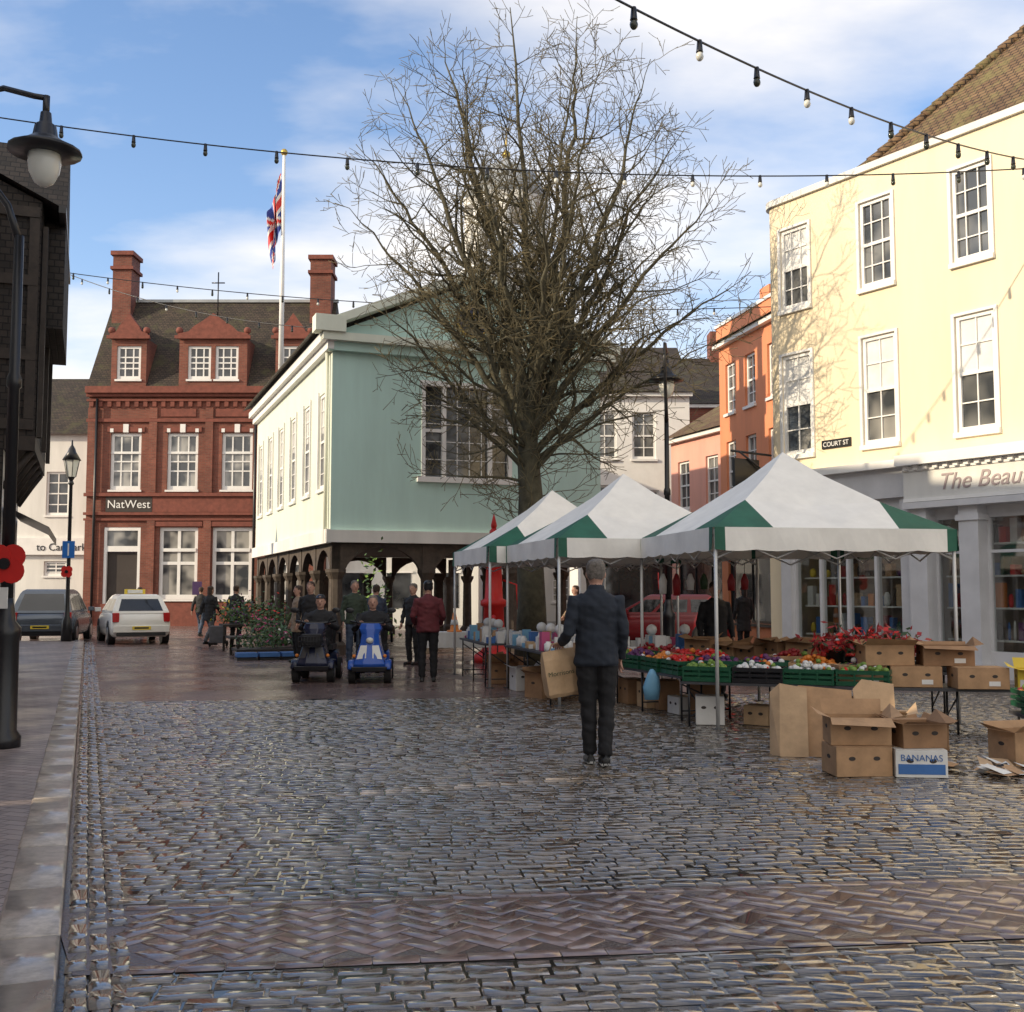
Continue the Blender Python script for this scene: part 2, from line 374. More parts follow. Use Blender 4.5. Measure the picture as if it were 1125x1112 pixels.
O.box('slabs','pavebrick',-1,30,-1.6,.3,-.02,.1); O.box('kerb','kerbstone',-1,30,-1.72,-1.601,-.02,.105); O.done()
# ------------------------------------------------------------------ bank
o=Obj('brick_bank_building',(-19.3,50,0),0)
ops=[(1.03,2.43,6.15,8.75),(3.62,5.02,6.15,8.75),(6.1,7.5,6.15,8.75),(8.6,10.0,6.15,8.75),(.85,2.5,.1,4.45),(3.35,5.1,1.2,4.45),(5.75,7.55,1.2,4.45),(8.3,10.0,1.2,4.45)]
wall(o,'walls','redbrick',0,10.7,0,10.8,ops,0,.2)
o.box('walls','redbrick',-.001,.0,0,8,0,10.8); o.box('walls','redbrick',10.7,10.72,0,8,0,14)
for x0,x1,z0,z1 in ops[:4]:
    window(o,x0,x1,z0,z1,0,.15,3,3,sash=True,fw=.14,bar=.06,gl='glasscurtain'); o.box('keystones','white',(x0+x1)/2-.12,(x0+x1)/2+.12,-.08,-.001,z1+.02,z1+.4)
    o.box('lintels','redstone',x0-.15,x1+.15,-.05,-.002,z1+.05,z1+.28)
    for s in (x0-.02,x1-.13): o.box('keystones','white',s,s+.15,-.06,-.003,z1+.03,z1+.2)
    o.box('mullions','white',x0,x1,.06,.12,z1-.95,z1-.85)
for x0,x1,z0,z1 in ops[5:]:
    window(o,x0,x1,z0,z1,0,.15,2,2,sash=False,fw=.16,bar=.14,gl='glasscurtain'); o.box('mullions','white',x0+.1,x1-.1,.05,.12,3.35,3.5)
    o.box('lintels','redstone',x0-.2,x1+.2,-.08,-.002,z1+.04,z1+.25)
o.box('door','interior',.98,2.36,.16,.2,.1,3.3); o.box('door','white',.85,.98,.02,.15,.1,4.45); o.box('door','white',2.37,2.5,.02,.15,.1,4.45); o.box('door','white',.98,2.37,.02,.15,3.35,3.6);o.box('door','glasscurtain',.98,2.37,.1,.15,3.6,4.3);o.box('door','white',.98,2.37,.02,.15,4.3,4.45)
for z0,z1,d in ((10.55,10.85,.35),(10.4,10.54,.2),(10.2,10.3,.12),(9.25,9.4,.1),(5.85,6.0,.15),(5.0,5.12,.15),(.0,1.0,.08),(4.75,4.85,.1)):
    o.box('string_courses','redstone',-.08,10.8,-d,-.003,z0,z1)
for i in range(26): o.box('dentils','redstone',.05+i*.41,.23+i*.41,-.11,-.004,9.95,10.18)
for x in (0,2.8,5.35,7.85,10.35):
    for z0,z1 in ((1.001,4.74),(6.01,9.24),(9.41,9.9)): o.box('pilasters','redbrick',x,x+.35,-.1,-.004,z0,z1)
for i in range(3): o.box('panels','redstone',3.3+i*2.5,4.9+i*2.5,-.06,-.004,9.5,9.85)
o.box('sign','interior',.9,3.0,-.06,-.005,5.14,5.84); o.box('sign','redstone',3.0,9.9,-.05,-.005,5.14,5.84); o.text('sign_text','white','NatWest',.52,(1.95,-.075,5.32))
o.box('sign','purplesign',4.9,5.4,-.03,-.006,1.4,2.0)
o.add('roof','tiledark',[(-.1,-.1,10.86),(10.8,-.1,10.86),(10.8,3,15.6),(-.1,3,15.6),(-.1,8,10.86),(10.8,8,10.86)],[(0,1,2,3),(3,2,5,4),(0,3,4),(1,5,2)])
o.box('roof','lead',-.15,10.85,2.9,3.1,15.58,15.72)
for cx,w,wins in ((1.8,1.6,[(-.55,.55)]),(5.65,3.1,[(-1.15,-.1),(.1,1.15)]),(9.3,1.6,[(-.55,.55)])):
    wl=[(cx+a,cx+b2,11.2,12.75) for a,b2 in wins]
    wall(o,'dormers','redbrick',cx-w/2,cx+w/2,10.87,13.1,wl,-.12,.15)
    for q in wl: window(o,*q,-.12,.12,3,3,fw=.12,bar=.06)
    o.box('dormers','redbrick',cx-w/2,cx-w/2+.05,-.1,1.6,10.87,13.1);o.box('dormers','redbrick',cx+w/2-.05,cx+w/2,-.1,1.6,10.87,13.1)
    pts=[(cx-w/2-.12,13.1)]
    pts+= [(cx-w/2-.05,13.3),(cx-w*.36,13.4),(cx-w*.28,13.65),(cx-w*.15,13.9),(cx,14.25),(cx+w*.15,13.9),(cx+w*.28,13.65),(cx+w*.36,13.4),(cx+w/2+.05,13.3),(cx+w/2+.12,13.1)]
    o.prism('dormers','redstone',pts,-.25,.1)
    o.box('dormers','redstone',cx-w/2-.18,cx+w/2+.18,-.32,-.26,13.05,13.2)
    o.add('roof','tiledark',[(cx-w/2,.1,13.1),(cx,.1,14.0),(cx,2.3,14.0),(cx-w/2,1.4,13.1),(cx+w/2,.1,13.1),(cx+w/2,1.4,13.1)],[(0,1,2,3),(1,4,5,2)])
    for sx in (-1,1): o.sph('dormers','redstone',(cx+sx*(w/2),-.15,13.45),.17)
for x0,x1,zt in ((.1,1.0,17.9),(9.6,10.6,17.7)):
    o.box('chimneys','redbrick',x0,x1,2.2,3.4,11,zt-.9); o.box('chimneys','redstone',x0-.1,x1+.1,2.1,3.5,zt-.9,zt-.75)
    o.box('chimneys','redbrick',x0,x1,2.2,3.4,zt-.75,zt-.2); o.box('chimneys','redstone',x0-.1,x1+.1,2.1,3.5,zt-.2,zt)
o.tube('weather_vane','black',[(5.7,.3,14.2),(5.7,.3,16.3)],.03,6); o.tube('weather_vane','black',[(5.4,.3,15.8),(6.0,.3,15.8)],.03,6)
o.tube('downpipe','black',[(.42,-.16,10.3),(.42,-.16,0.1)],.06,6); o.tube('downpipe','black',[(7.65,-.16,10.3),(7.65,-.16,0.1)],.06,6)
o.done()
o=Obj('bright_backdrop_house',(-8.55,51,0),0)  # off-white walls put the brightness behind the hall arches into the colour
o.box('walls','offwhite',0,7,0,8,0,11.5); o.add('roof','tiledark',[(-.1,-.2,11.4),(7,-.2,11.4),(7,4,14.6),(-.1,4,14.6),(-.1,8,11.4),(7,8,11.4)],[(0,1,2,3),(3,2,5,4),(0,3,4)])
for i in range(3): o.box('windows','glassdark',.6+i*2.2,1.7+i*2.2,-.02,-.001,.8,2.4); o.box('windows','white',.5+i*2.2,1.8+i*2.2,-.06,-.021,2.4,2.5)
o.box('chimney','tiledark',.1,.9,1.5,2.6,12,14.6)
for i in range(2): o.tube('chimney','redstone',[(.3+.4*i,2,14.6),(.3+.4*i,2,15.0)],.13)
o.done()
o=Obj('white_house',(-30,53,0),0)
w=[(7.6,8.7,5.2,7.3),(7.6,8.7,2.3,3.0),(5,6,5.2,7.3)]
wall(o,'walls','offwhite',0,9.8,0,9.2,w)
for q in w: window(o,*q,fw=.1,bar=.05)
o.add('roof','tiledark',[(-.2,-.3,9.1),(10,-.3,9.1),(10,4,12.6),(-.2,4,12.6),(-.2,8,9.1),(10,8,9.1)],[(0,1,2,3),(3,2,5,4),(0,3,4),(1,5,2)])
o.box('walls','offwhite',9.78,9.8,.01,8,0,9.2); o.box('fascia','white',6,9.8,-.2,-.01,3.3,4.1)
o.text('sign_text','black','to Car Park',.5,(8.5,-.22,3.5)); o.done()
# ------------------------------------------------------------------ left row
def left_building(name,y0,y1,c,eave,ridge,wm,jc=None,jz=0,depth=7,rm='tiledark',loc=None,ang=110.9):
    L=(y1-y0)/.934; o=Obj(name,loc or (c+SL*y0,y0,0),ang)
    n=max(1,int(L/2.6)); ops=[]; up=[]
    for i in range(n):
        cx=L*(i+.5)/n; ops.append((cx-.9,cx+.9,.5,2.6))
        z=3.6
        while z+1.7<eave: up.append((cx-.5,cx+.5,z,z+1.6)); z+=2.9
    off=0
    if jc is not None:
        off=-(jc-c)*.934
        wall(o,'ground_floor','offwhite',0,L,0,jz,ops); z0=jz; o.box('jetty','timber',0,L,off,0,jz-.25,jz)
    else:
        z0=3.1; wall(o,'ground_floor','offwhite' if wm!='offwhite' else 'pinkwall',0,L,0,3.1,ops)
    up=[u for u in up if u[2]>z0+.2]
    wall(o,'walls',wm,0,L,z0,eave,up,off)
    for q in up: window(o,*q,y=off,nx=3)
    for q in ops: window(o,*q,y=0,nx=3,nz=1,fr='black',sash=False)
    for x in (0,L):
        o.add('side_walls',wm,[(x,off+.01,z0),(x,depth,z0),(x,depth,eave),(x,(depth+off)/2,ridge-.15),(x,off+.01,eave)],[(0,1,2,3,4)])
        o.add('side_walls',wm,[(x,.01,0),(x,depth,0),(x,depth,z0),(x,.01,z0)],[(0,1,2,3)])
    o.box('back_wall',wm,0,L,depth,depth+.1,0,eave)
    e=.3
    o.add('roof',rm,[(-.15,off-e,eave-.1),(L+.15,off-e,eave-.1),(L+.15,(depth+off)/2,ridge),(-.15,(depth+off)/2,ridge),(-.15,depth+e,eave-.1),(L+.15,depth+e,eave-.1)],[(0,1,2,3),(3,2,5,4)])
    o.box('gutter','black',-.15,L+.15,off-e-.08,off-e+.04,eave-.2,eave-.08)
    return o
left_building('pink_terrace_house',-9,-1.2,-2.7,7.6,9.9,'pinkwall').done()  # this and next three: out of view, heights set to shade the square
left_building('cream_terrace_house',-1.1,6.9,-2.7,8.4,10.6,'offwhite').done()
left_building('white_terrace_house',7.0,13.4,-3.0,8.8,11.3,'offwhite').done()
left_building('pink_shop_building',13.5,18.4,-2.45,8.8,11.2,'pinkwall',depth=6).done()
left_building('unseen_shade_block',12,28,0,5.4,7.6,'redbrick',loc=(-16.0,13.0,0),ang=95).done()  # unseen block added behind the row to keep the ground in shade
o=left_building('timber_framed_building',18.6,22.8,-1.5,8.3,9.9,'tileblack',jc=-.98,jz=4.2,depth=6,rm='tileblack')  # walls and roof near black: the building's shade put into its colour
o.prism('gable','tileblack',[(.5,6.2),(3.9,6.2),(3.9,7.9),(2.2,10.1),(.5,7.9)],-.85,2)
for x in (.2,2.3,4.3): o.box('timbers','timber',x-.1,x+.1,-.58,-.5,4.2,7.9)
for z in (4.3,5.5,6.8,8.0): o.box('end_timbers','timber',-.06,-.004,-.45,5.9,z,z+.18)
for y in (-.45,.7,1.9,3.1): o.box('end_timbers','timber',-.05,-.005,y,y+.16,4.49,7.99)
for i in range(5): o.tube('brackets','timber',[(.2+i*1.02,0,3.3),(.2+i*1.02,-.25,3.7),(.2+i*1.02,-.42,3.95)],.07,6)
o.add('awning','black',[(0,-.05,3.0),(4.6,-.05,3.0),(4.6,-.75,2.65),(0,-.75,2.65),(0,-.75,2.5),(4.6,-.75,2.5)],[(0,1,2,3),(3,2,5,4)])
o.done()
# ------------------------------------------------------------------ market hall
HO=(-4.44,27.0,0)
o=Obj('market_hall',HO,20.9); HW,HL,Z0,Z1=7.3,13.0,2.95,7.7
fw=[(2.3,4.75,4.45,6.85)]
wall(o,'walls','mint',0,HW,Z0,Z1,fw,0,.15)
x0,x1,z0,z1=fw[0]
o.box('windows','glassdark',x0,x1,.12,.14,z0,z1)
for x in (x0,x0+.55,x1-.65,x1-.1): o.box('windows','white',x,x+.1,-.02,.119,z0,z1)
o.box('windows','white',x0+.1,x0+.55,.02,.118,5.6,5.68);o.box('windows','white',x1-.55,x1-.1,.02,.118,5.6,5.68)
o.box('windows','white',x0-.12,x1+.12,-.1,.1,z0-.14,z0-.003); o.box('windows','white',x0-.06,x1+.06,-.05,.117,z1-.07,z1+.06)
for i in range(1,4):
    o.box('windows','white',x0+.65+i*.33-.012,x0+.65+i*.33+.012,.09,.116,z0,z1-.08)
for j in range(1,5): o.box('windows','white',x0+.1,x1-.1,.092,.115,z0+j*.46-.01,z0+j*.46+.01)
o.box('walls','mint',HW-.02,HW,.01,HL,Z0,Z1); o.box('walls','mint',0,HW,HL-.02,HL,Z0,Z1)
LF=Matrix(((0,1,0,0),(-1,0,0,HL),(0,0,1,0),(0,0,0,1)))
o.xf=LF
lw=[]
for i in range(6):
    cx=HL*(i+.5)/6; lw.append((cx-.48,cx+.48,4.15,6.6))
wall(o,'left_wall','mint_sunlit_and_trim',0,HL,Z0,Z1,lw,0,.14)
for q in lw: window(o,*q,y=0,dep=.08,nx=3,nz=6,fw=.08,gl='glassgrey',blind=R.choice([0,.4,.6])); o.box('architraves','white',q[0]-.1,q[0]-.002,-.04,-.001,q[2]-.09,q[3]+.1);o.box('architraves','white',q[1]+.002,q[1]+.1,-.04,-.001,q[2]-.09,q[3]+.1)
o.box('cornice','white',-.1,HL+.3,-.3,.05,Z1+.001,Z1+.22); o.box('cornice','white',-.1,HL+.2,-.16,-.001,Z1-.2,Z1)
o.box('floor_beam','offwhite',0,HL+.12,-.12,-.002,Z0-.22,Z0+.12)
o.tube('downpipe','mint_sunlit_and_trim',[(HL-.25,-.08,Z1-.2),(HL-.25,-.08,Z0-.2)],.05,6)
o.xf=None
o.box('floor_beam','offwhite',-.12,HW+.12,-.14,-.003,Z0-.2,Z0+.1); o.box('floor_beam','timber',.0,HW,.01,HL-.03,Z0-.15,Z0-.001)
o.box('cornice','mint_sunlit_and_trim',-.3,HW+.3,-.35,-.002,Z1+.002,Z1+.2); o.box('cornice','mint',-.12,HW+.12,-.18,-.002,Z1-.22,Z1)
ap=9.65; mx=HW/2
o.prism('pediment','mint',[(-.1,Z1+.2),(HW+.1,Z1+.2),(mx,ap-.1)],0,.15)
for sx in (-1,1):
    xa=mx+sx*(mx+.42); v=[(xa,-.4,Z1+.2),(mx,-.4,ap),(mx,.1,ap),(xa,.1,Z1+.2),(xa,-.4,Z1+.42),(mx,-.4,ap+.22),(mx,.1,ap+.22),(xa,.1,Z1+.42)]
    o.add('pediment','mint_sunlit_and_trim',v,[(0,1,2,3),(4,5,6,7),(0,1,5,4),(1,2,6,5),(2,3,7,6),(3,0,4,7)])
    xb=mx+sx*(mx+.5)
    o.add('roof','tilegrey',[(xb,.11,Z1+.28),(mx,.11,ap+.12),(mx,HL+.3,ap+.12),(xb,HL+.3,Z1+.28)],[(0,1,2,3)])
o.box('pediment','mint_sunlit_and_trim',-.5,.25,-.42,.05,Z1+.2,Z1+.6)
v,f=tube_geo([(mx,-.1,8.55),(mx,-.02,8.55)],[.45,.45],24); o.add('clock','gold',v,f); v,f=tube_geo([(mx,-.12,8.55),(mx,-.09,8.55)],[.4,.4],24); o.add('clock','clockblue',v,f)
o.box('clock','gold',mx-.015,mx+.015,-.13,-.121,8.55,8.82); o.box('clock','gold',mx-.2,mx,-.135,-.126,8.535,8.565)
for i in range(12): t=i*math.pi/6; o.box('clock','gold',mx+.32*math.cos(t)-.02,mx+.32*math.cos(t)+.02,-.13,-.122,8.55+.32*math.sin(t)-.02,8.55+.32*math.sin(t)+.02)
cx,cy=5.3,1.9
o.box('cupola','offwhite',cx-1.2,cx+1.2,cy-1.2,cy+1.2,8.6,10.3); o.box('cupola','white',cx-1.32,cx+1.32,cy-1.32,cy+1.32,10.3,10.45)
for i in range(8):
    t=math.pi/8+i*math.pi/4; o.tube('cupola','offwhite',[(cx+1.02*math.cos(t),cy+1.02*math.sin(t),10.45),(cx+1.02*math.cos(t),cy+1.02*math.sin(t),12.3)],.17,8)
o.lathe('cupola','offwhite',[(1.25,12.3),(1.3,12.5),(1.2,12.52)],(cx,cy),8,False)
o.lathe('cupola','lead',[(1.2,12.52),(1.15,12.85),(.9,13.25),(.55,13.55),(.2,13.68),(.08,13.85)],(cx,cy),16); o.sph('cupola','gold',(cx,cy,13.95),.13); o.tube('cupola','gold',[(cx,cy,13.9),(cx,cy,14.6)],.025,6)
def arch(o,x0,x1,zs,zt,y0,y1,m):
    n=12; r=(x1-x0)/2; c=(x0+x1)/2; hh=min(r,zt-.12-zs)
    pts=[(c-r*math.cos(math.pi*i/n),zs+hh*math.sin(math.pi*i/n)) for i in range(n+1)]
    vs=[];fs=[]
    for y in (y0,y1):
        for x,z in pts: vs.append((x,y,z)); vs.append((x,y,zt))
    m2=2*(n+1)
    for i in range(n):
        a=2*i; fs+= [(a,a+2,a+3,a+1),(m2+a,m2+a+1,m2+a+3,m2+a+2),(a,m2+a,m2+a+2,a+2)]
    o.add('arcade',m,vs,fs)
def post(o,x,y):
    o.lathe('arcade','timberpost',[(.26,0),(.26,.25),(.17,.35),(.15,1.85),(.2,1.95),(.24,2.02),(.24,2.1)],(x,y),8,False)
xs=[.2,2.5,4.8,7.1]
for i in range(3): arch(o,xs[i]+.12,xs[i+1]-.12,1.75,Z0-.16,.08,.25,'timberpost'); arch(o,xs[i]+.12,xs[i+1]-.12,1.75,Z0-.16,HL-.3,HL-.15,'timberpost')
for x in xs: post(o,x,.17); post(o,x,HL-.2); post(o,x,6.6)
for x in xs: o.box('arcade','timberpost',x-.14,x+.14,.06,.27,2.05,Z0-.16)
o.xf=LF
ys=[.2,2.3,4.4,6.5,8.6,10.7,12.8]
for i in range(6): arch(o,ys[i]+.12,ys[i+1]-.12,1.75,Z0-.225,.08,.25,'timberpost')
for y in ys: o.box('arcade','timberpost',y-.14,y+.14,.06,.27,2.05,Z0-.225); post(o,y,.17)
o.xf=Matrix(((0,-1,0,HW),(1,0,0,0),(0,0,1,0),(0,0,0,1)))
for i in range(6): arch(o,ys[i]+.12,ys[i+1]-.12,1.75,Z0-.225,.08,.25,'timberpost')
for y in ys: post(o,y,.17)
o.xf=None; o.done()
o=Obj('flagpole',(-7.62,36.0,0))
o.lathe('pole','white',[(.09,8.0),(.075,12),(.05,16.1)],(0,0),10); o.sph('pole','gold',(0,0,16.2),.12)
gu,gv=36,24; vs=[]
def jack(u,v):
    x=(u-.5)*2; y=(v-.5)*2
    if abs(x)<.1 or abs(y)<.2: return 'red'
    if abs(x)<.17 or abs(y)<.33: return 'cloth_white'
    d=abs(abs(x)-abs(y))
    if d<.07: return 'red'
    if d<.2: return 'cloth_white'
    return 'blueflag'
for j in range(gv+1):
    for i in range(gu+1):
        u=i/gu; v2=j/gv; fold=math.sin(u*19+v2*2)*.11*min(1,u*4)
        vs.append((-.06-.5*u**.8*(.55+.45*v2)+.05*math.sin(u*9+v2*4),fold,15.5-1.6*(1-v2)-1.7*u**.9))
fs={}
for j in range(gv):
    for i in range(gu): fs.setdefault(jack((i+.5)/gu,(j+.5)/gv),[]).append((j*(gu+1)+i,j*(gu+1)+i+1,(j+1)*(gu+1)+i+1,(j+1)*(gu+1)+i))
for m,f in fs.items(): o.add('flag',m,vs,f,True)
o.done()
# ------------------------------------------------------------------ cream building
o=Obj('cream_building',(5.3,22.8,0),-56.2)
L=16; ZE=9.55; up=[]
for i in range(8):
    cx=.83+i*1.995; up+=[(cx-.37,cx+.37,7.3,8.97),(cx-.38,cx+.38,4.3,6.35)]
wall(o,'walls','cream',.3,L,3.9,ZE,up,0,.12)
for q in up: window(o,*q,y=0,dep=.07,nx=2 if q[2]<5 else 3,nz=4,fw=.07,gl='glassgrey' if R.random()<.6 else 'glasscurtain',blind=R.choice([0,0,.3,.5])); o.box('architraves','white',q[0]-.06,q[0]-.002,-.035,-.001,q[2],q[3]+.05); o.box('architraves','white',q[1]+.002,q[1]+.06,-.035,-.001,q[2],q[3]+.05);o.box('architraves','white',q[0],q[1],-.035,-.001,q[3]+.002,q[3]+.05)
n=8; vs=[]
for i in range(n+1):
    t=math.pi/2*i/n; x=.3-.3*math.sin(t); y=.3-.3*math.cos(t); vs+=[(x,y,3.9),(x,y,ZE)]
vs+=[(0,12,3.9),(0,12,ZE)]
o.add('walls','cream',vs,[(2*i,2*i+1,2*i+3,2*i+2) for i in range(n+1)],True)
o.box('walls','cream',.0,L,11.9,12,0,ZE); o.box('walls','cream',L-.05,L,.01,12,0,ZE); o.box('walls','cream',.0,.03,.3,11.9,0,3.9)
o.box('coping','offwhite',.28,L,-.07,.25,ZE+.001,ZE+.13)
vs=[]
for i in range(n+1):
    t=math.pi/2*i/n
    for r,z in ((.37,ZE),(.37,ZE+.13),(.1,ZE+.13)): vs.append((.3-r*math.sin(t),.3-r*math.cos(t),z))
o.add('coping','offwhite',vs,[(3*i+k,3*i+k+1,3*i+4+k,3*i+3+k) for i in range(n) for k in (0,1)])
a=(1.0,.5,9.4);b2=(L,.5,9.4);c=(L,6,15.6);d=(6.0,6,15.6);e=(1.0,11.5,9.4)
o.add('roof','tilebrown',[a,b2,c,d,e],[(0,1,2,3),(0,3,4)])
for i in range(34):
    t=i/34; p=Vector(a).lerp(Vector(d),t); p2=Vector(a).lerp(Vector(d),t+.034); o.tube('roof','tilebrown',[tuple(p),tuple(p2)],[.13,.1],6)
o.box('roof','lead',.1,L,.26,11.8,9.3,9.39)
G='framegrey'
o.box('shopfront','cream',-.0,.45,.02,.4,0,3.9)
o.box('shopfront',G,.3,3.55,-.22,.02,3.25,3.78); o.box('shopfront','white',.25,3.6,-.38,.02,3.78,3.92)
for x in (.45,3.3): o.box('shopfront',G,x,x+.25,-.15,.1,0,3.25)
o.box('shopfront',G,.7,3.3,-.05,.1,0,.65)
for x in (.7,1.35,2.0,2.65,3.24): o.box('shopfront',G,x,x+.06,-.06,.08,.65,3.0)
o.box('shopfront',G,.7,3.3,-.06,.08,3.0,3.25); o.box('shopfront',G,.7,3.3,-.045,.07,2.45,2.5)
o.box('shop_glass','shopglass',.7,3.3,.0,.01,.66,3.0)
o.box('shopfront','offwhite',3.6,12,-.42,.02,3.12,3.75); o.box('shopfront','white',3.55,12,-.6,.02,3.76,3.95); o.box('shopfront',G,3.6,12,-.48,.02,3.0,3.11)
o.box('shopfront','white',3.6,12,-.445,-.421,3.66,3.75);o.box('shopfront','white',3.6,12,-.445,-.421,3.12,3.18)
for i in range(40): o.box('dentils','white',3.65+i*.2,3.74+i*.2,-.5,-.42,3.68,3.755)
for x in (3.62,4.62,7.3,10): o.box('shopfront',G,x,x+.36,-.34,.1,0,3.0); o.box('shopfront',G,x-.05,x+.41,-.4,.1,0,.35); o.box('shopfront',G,x-.04,x+.4,-.38,.1,2.75,2.85)
for x0,x1 in ((3.98,4.62),(4.98,7.3),(7.66,10)):
    o.box('shopfront',G,x0,x1,-.1,.1,0,.55); o.box('shopfront',G,x0,x1,-.08,.05,2.8,3.0); o.box('shop_glass','shopglass',x0,x1,-.03,-.02,.55,2.8)
    k=3 if x1-x0>1 else 1
    for i in range(k+1):
        x=x0+(x1-x0-.05)*i/k; o.box('shopfront',G,x,x+.05,-.07,0,.55,2.8)
    o.box('shopfront',G,x0,x1,-.065,-.005,2.2,2.25)
o.text('fascia_text','fasciatext','The Beautiful Bakery',.4,(4.3,-.43,3.3),align='LEFT',shear=.3)
o.box('ceiling','offwhite',.1,L,.05,4,3.4,3.45); o.box('shop_back','shopwall',.1,L,1.5,1.6,0,3.4); o.box('shop_floor','interior',.1,L,.1,1.5,.0,.1)
for j in range(4):
    z=.7+j*.55; o.box('shelves','white',.75,3.25,.2,.5,z,z+.03); o.box('shelves','white',3.98,10,.2,.5,z,z+.03)
cm=['red','orange','cloth_white','boxblue','yellow','flowerpink','crategreen','paper','cardboard','boxwhite','interior','purple','interior','timber','darkred']
for j in range(4):
    for x0,x1 in ((.8,3.2),(4.0,9.9)):
        x=x0
        while x<x1:
            w=R.uniform(.04,.14); hgt=R.uniform(.1,.42)
            if R.random()<.4: o.box('displayed_goods',R.choice(cm),x,x+w,.22,.35+R.random()*.1,.73+j*.55,.73+j*.55+hgt)
            else: o.lathe('displayed_goods',R.choice(cm),[(w*.3,.73+j*.55),(w*.5,.78+j*.55),(w*.5,.73+j*.55+hgt*.6),(w*.2,.73+j*.55+hgt*.8)],(x+w/2,.32),8)
            x+=w+R.uniform(.01,.12)
o.box('street_sign','black',1.45,2.15,-.03,-.002,4.33,4.5); o.text('street_sign_text','white','COURT ST',.13,(1.8,-.035,4.37))
o.tube('hanging_sign','black',[(.1,0,4.35),(-.05,-1.0,4.4)],.025,6); o.tube('hanging_sign','black',[(.1,0,3.9),(0,-.8,4.38)],.02,6)
o.box('hanging_sign','black',-.06,0,-.95,-.25,3.55,4.25); o.box('hanging_sign','red',-.075,-.062,-.85,-.35,3.7,4.1)
o.done()
# ------------------------------------------------------------------ right background
def simple_house(name,loc,ang,W,D,eave,ridge,wm,wins,rm='tiledark',shop=None,gl='glassgrey'):
    o=Obj(name,loc,ang); wall(o,'walls',wm,0,W,0,eave,wins+([shop] if shop else []))
    for q in wins: window(o,*q,nx=2,nz=4,gl=gl,fw=.08,bar=.035)
    if shop: window(o,*shop,nx=3,nz=1,fr='black',sash=False,gl='glassdark'); o.box('fascia','white',shop[0]-.2,shop[1]+.2,-.2,-.01,shop[3]+.05,shop[3]+.5)
    o.box('walls',wm,0,.02,.01,D,0,eave); o.box('walls',wm,W-.02,W,.01,D,0,eave); o.box('walls',wm,.0,W,D-.02,D,0,eave)
    o.add('roof',rm,[(-.15,-.3,eave-.05),(W+.15,-.3,eave-.05),(W+.15,D/2,ridge),(-.15,D/2,ridge),(-.15,D+.2,eave-.05),(W+.15,D+.2,eave-.05)],[(0,1,2,3),(3,2,5,4)])
    for x in (0.01,W-.01): o.poly('gable_walls',wm,[(x,0,eave),(x,D/2,ridge-.05),(x,D,eave)])
    o.box('cornice','white',-.1,W+.1,-.2,-.01,eave-.2,eave-.06)
    return o
o=simple_house('white_georgian_house',(2.6,42,0),0,4.2,8,9.2,11.8,'white',[(.5,1.4,6.6,8.4),(2.0,2.9,6.6,8.4),(.5,1.4,3.9,5.6),(2.0,3.0,3.9,5.4)],shop=(.4,3.6,.6,2.7)); o.done()
o=simple_house('tall_brick_house',(4.6,47,0),0,6,8,9.6,12.4,'redbrick',[(1,1.9,6.6,8.4),(3,3.9,6.6,8.4)]); o.box('chimney','redbrick',4.6,5.4,3.6,4.5,11,13.6); o.done()
o=simple_house('salmon_shop_building',(5.7,39.4,0),-69.5,4.2,6,7.0,8.9,'salmon',[(.5,1.3,4.4,6.1),(2.4,3.2,4.4,6.1)],rm='tilebrown',shop=(.4,3.6,.6,2.8)); o.done()
o=simple_house('coral_shop_building',(6.75,35.6,0),-78,6.2,7,9.6,10.4,'coral',[(.5,1.25,7.2,8.8),(2.0,2.75,7.2,8.8),(3.6,4.4,7.2,8.8),(.5,1.25,4.4,6.3),(2.0,2.75,4.4,6.3),(3.6,4.4,4.4,6.3)],rm='tilebrown',shop=(.5,5.2,.6,2.8))
o.box('chimney','coral',1.0,1.7,1.0,1.8,9.6,11.2); o.tube('chimney','redstone',[(1.35,1.4,11.2),(1.35,1.4,11.6)],.13); o.box('parapet','coral',-.1,6.3,-.05,.2,9.6,10.1); o.box('parapet','white',-.15,6.35,-.1,.25,10.1,10.2); o.done()
for i,(x,y,w,e,r,m) in enumerate([(-60,64,14,7,10,'redbrick'),(-46,62,13,8,11,'offwhite'),(-1,58,8,7,10,'offwhite'),(7.2,62,10,8,11,'offwhite'),(17.5,60,12,7.5,10.5,'salmon'),(30,58,14,8,11,'redbrick')]):
    ws=[(k*2.4+.7,k*2.4+1.6,z,z+1.5) for k in range(int(w/2.4)) for z in (1,4.4)]
    simple_house('distant_house',(x,y,0),0,w,8,e,r,m,ws).done()
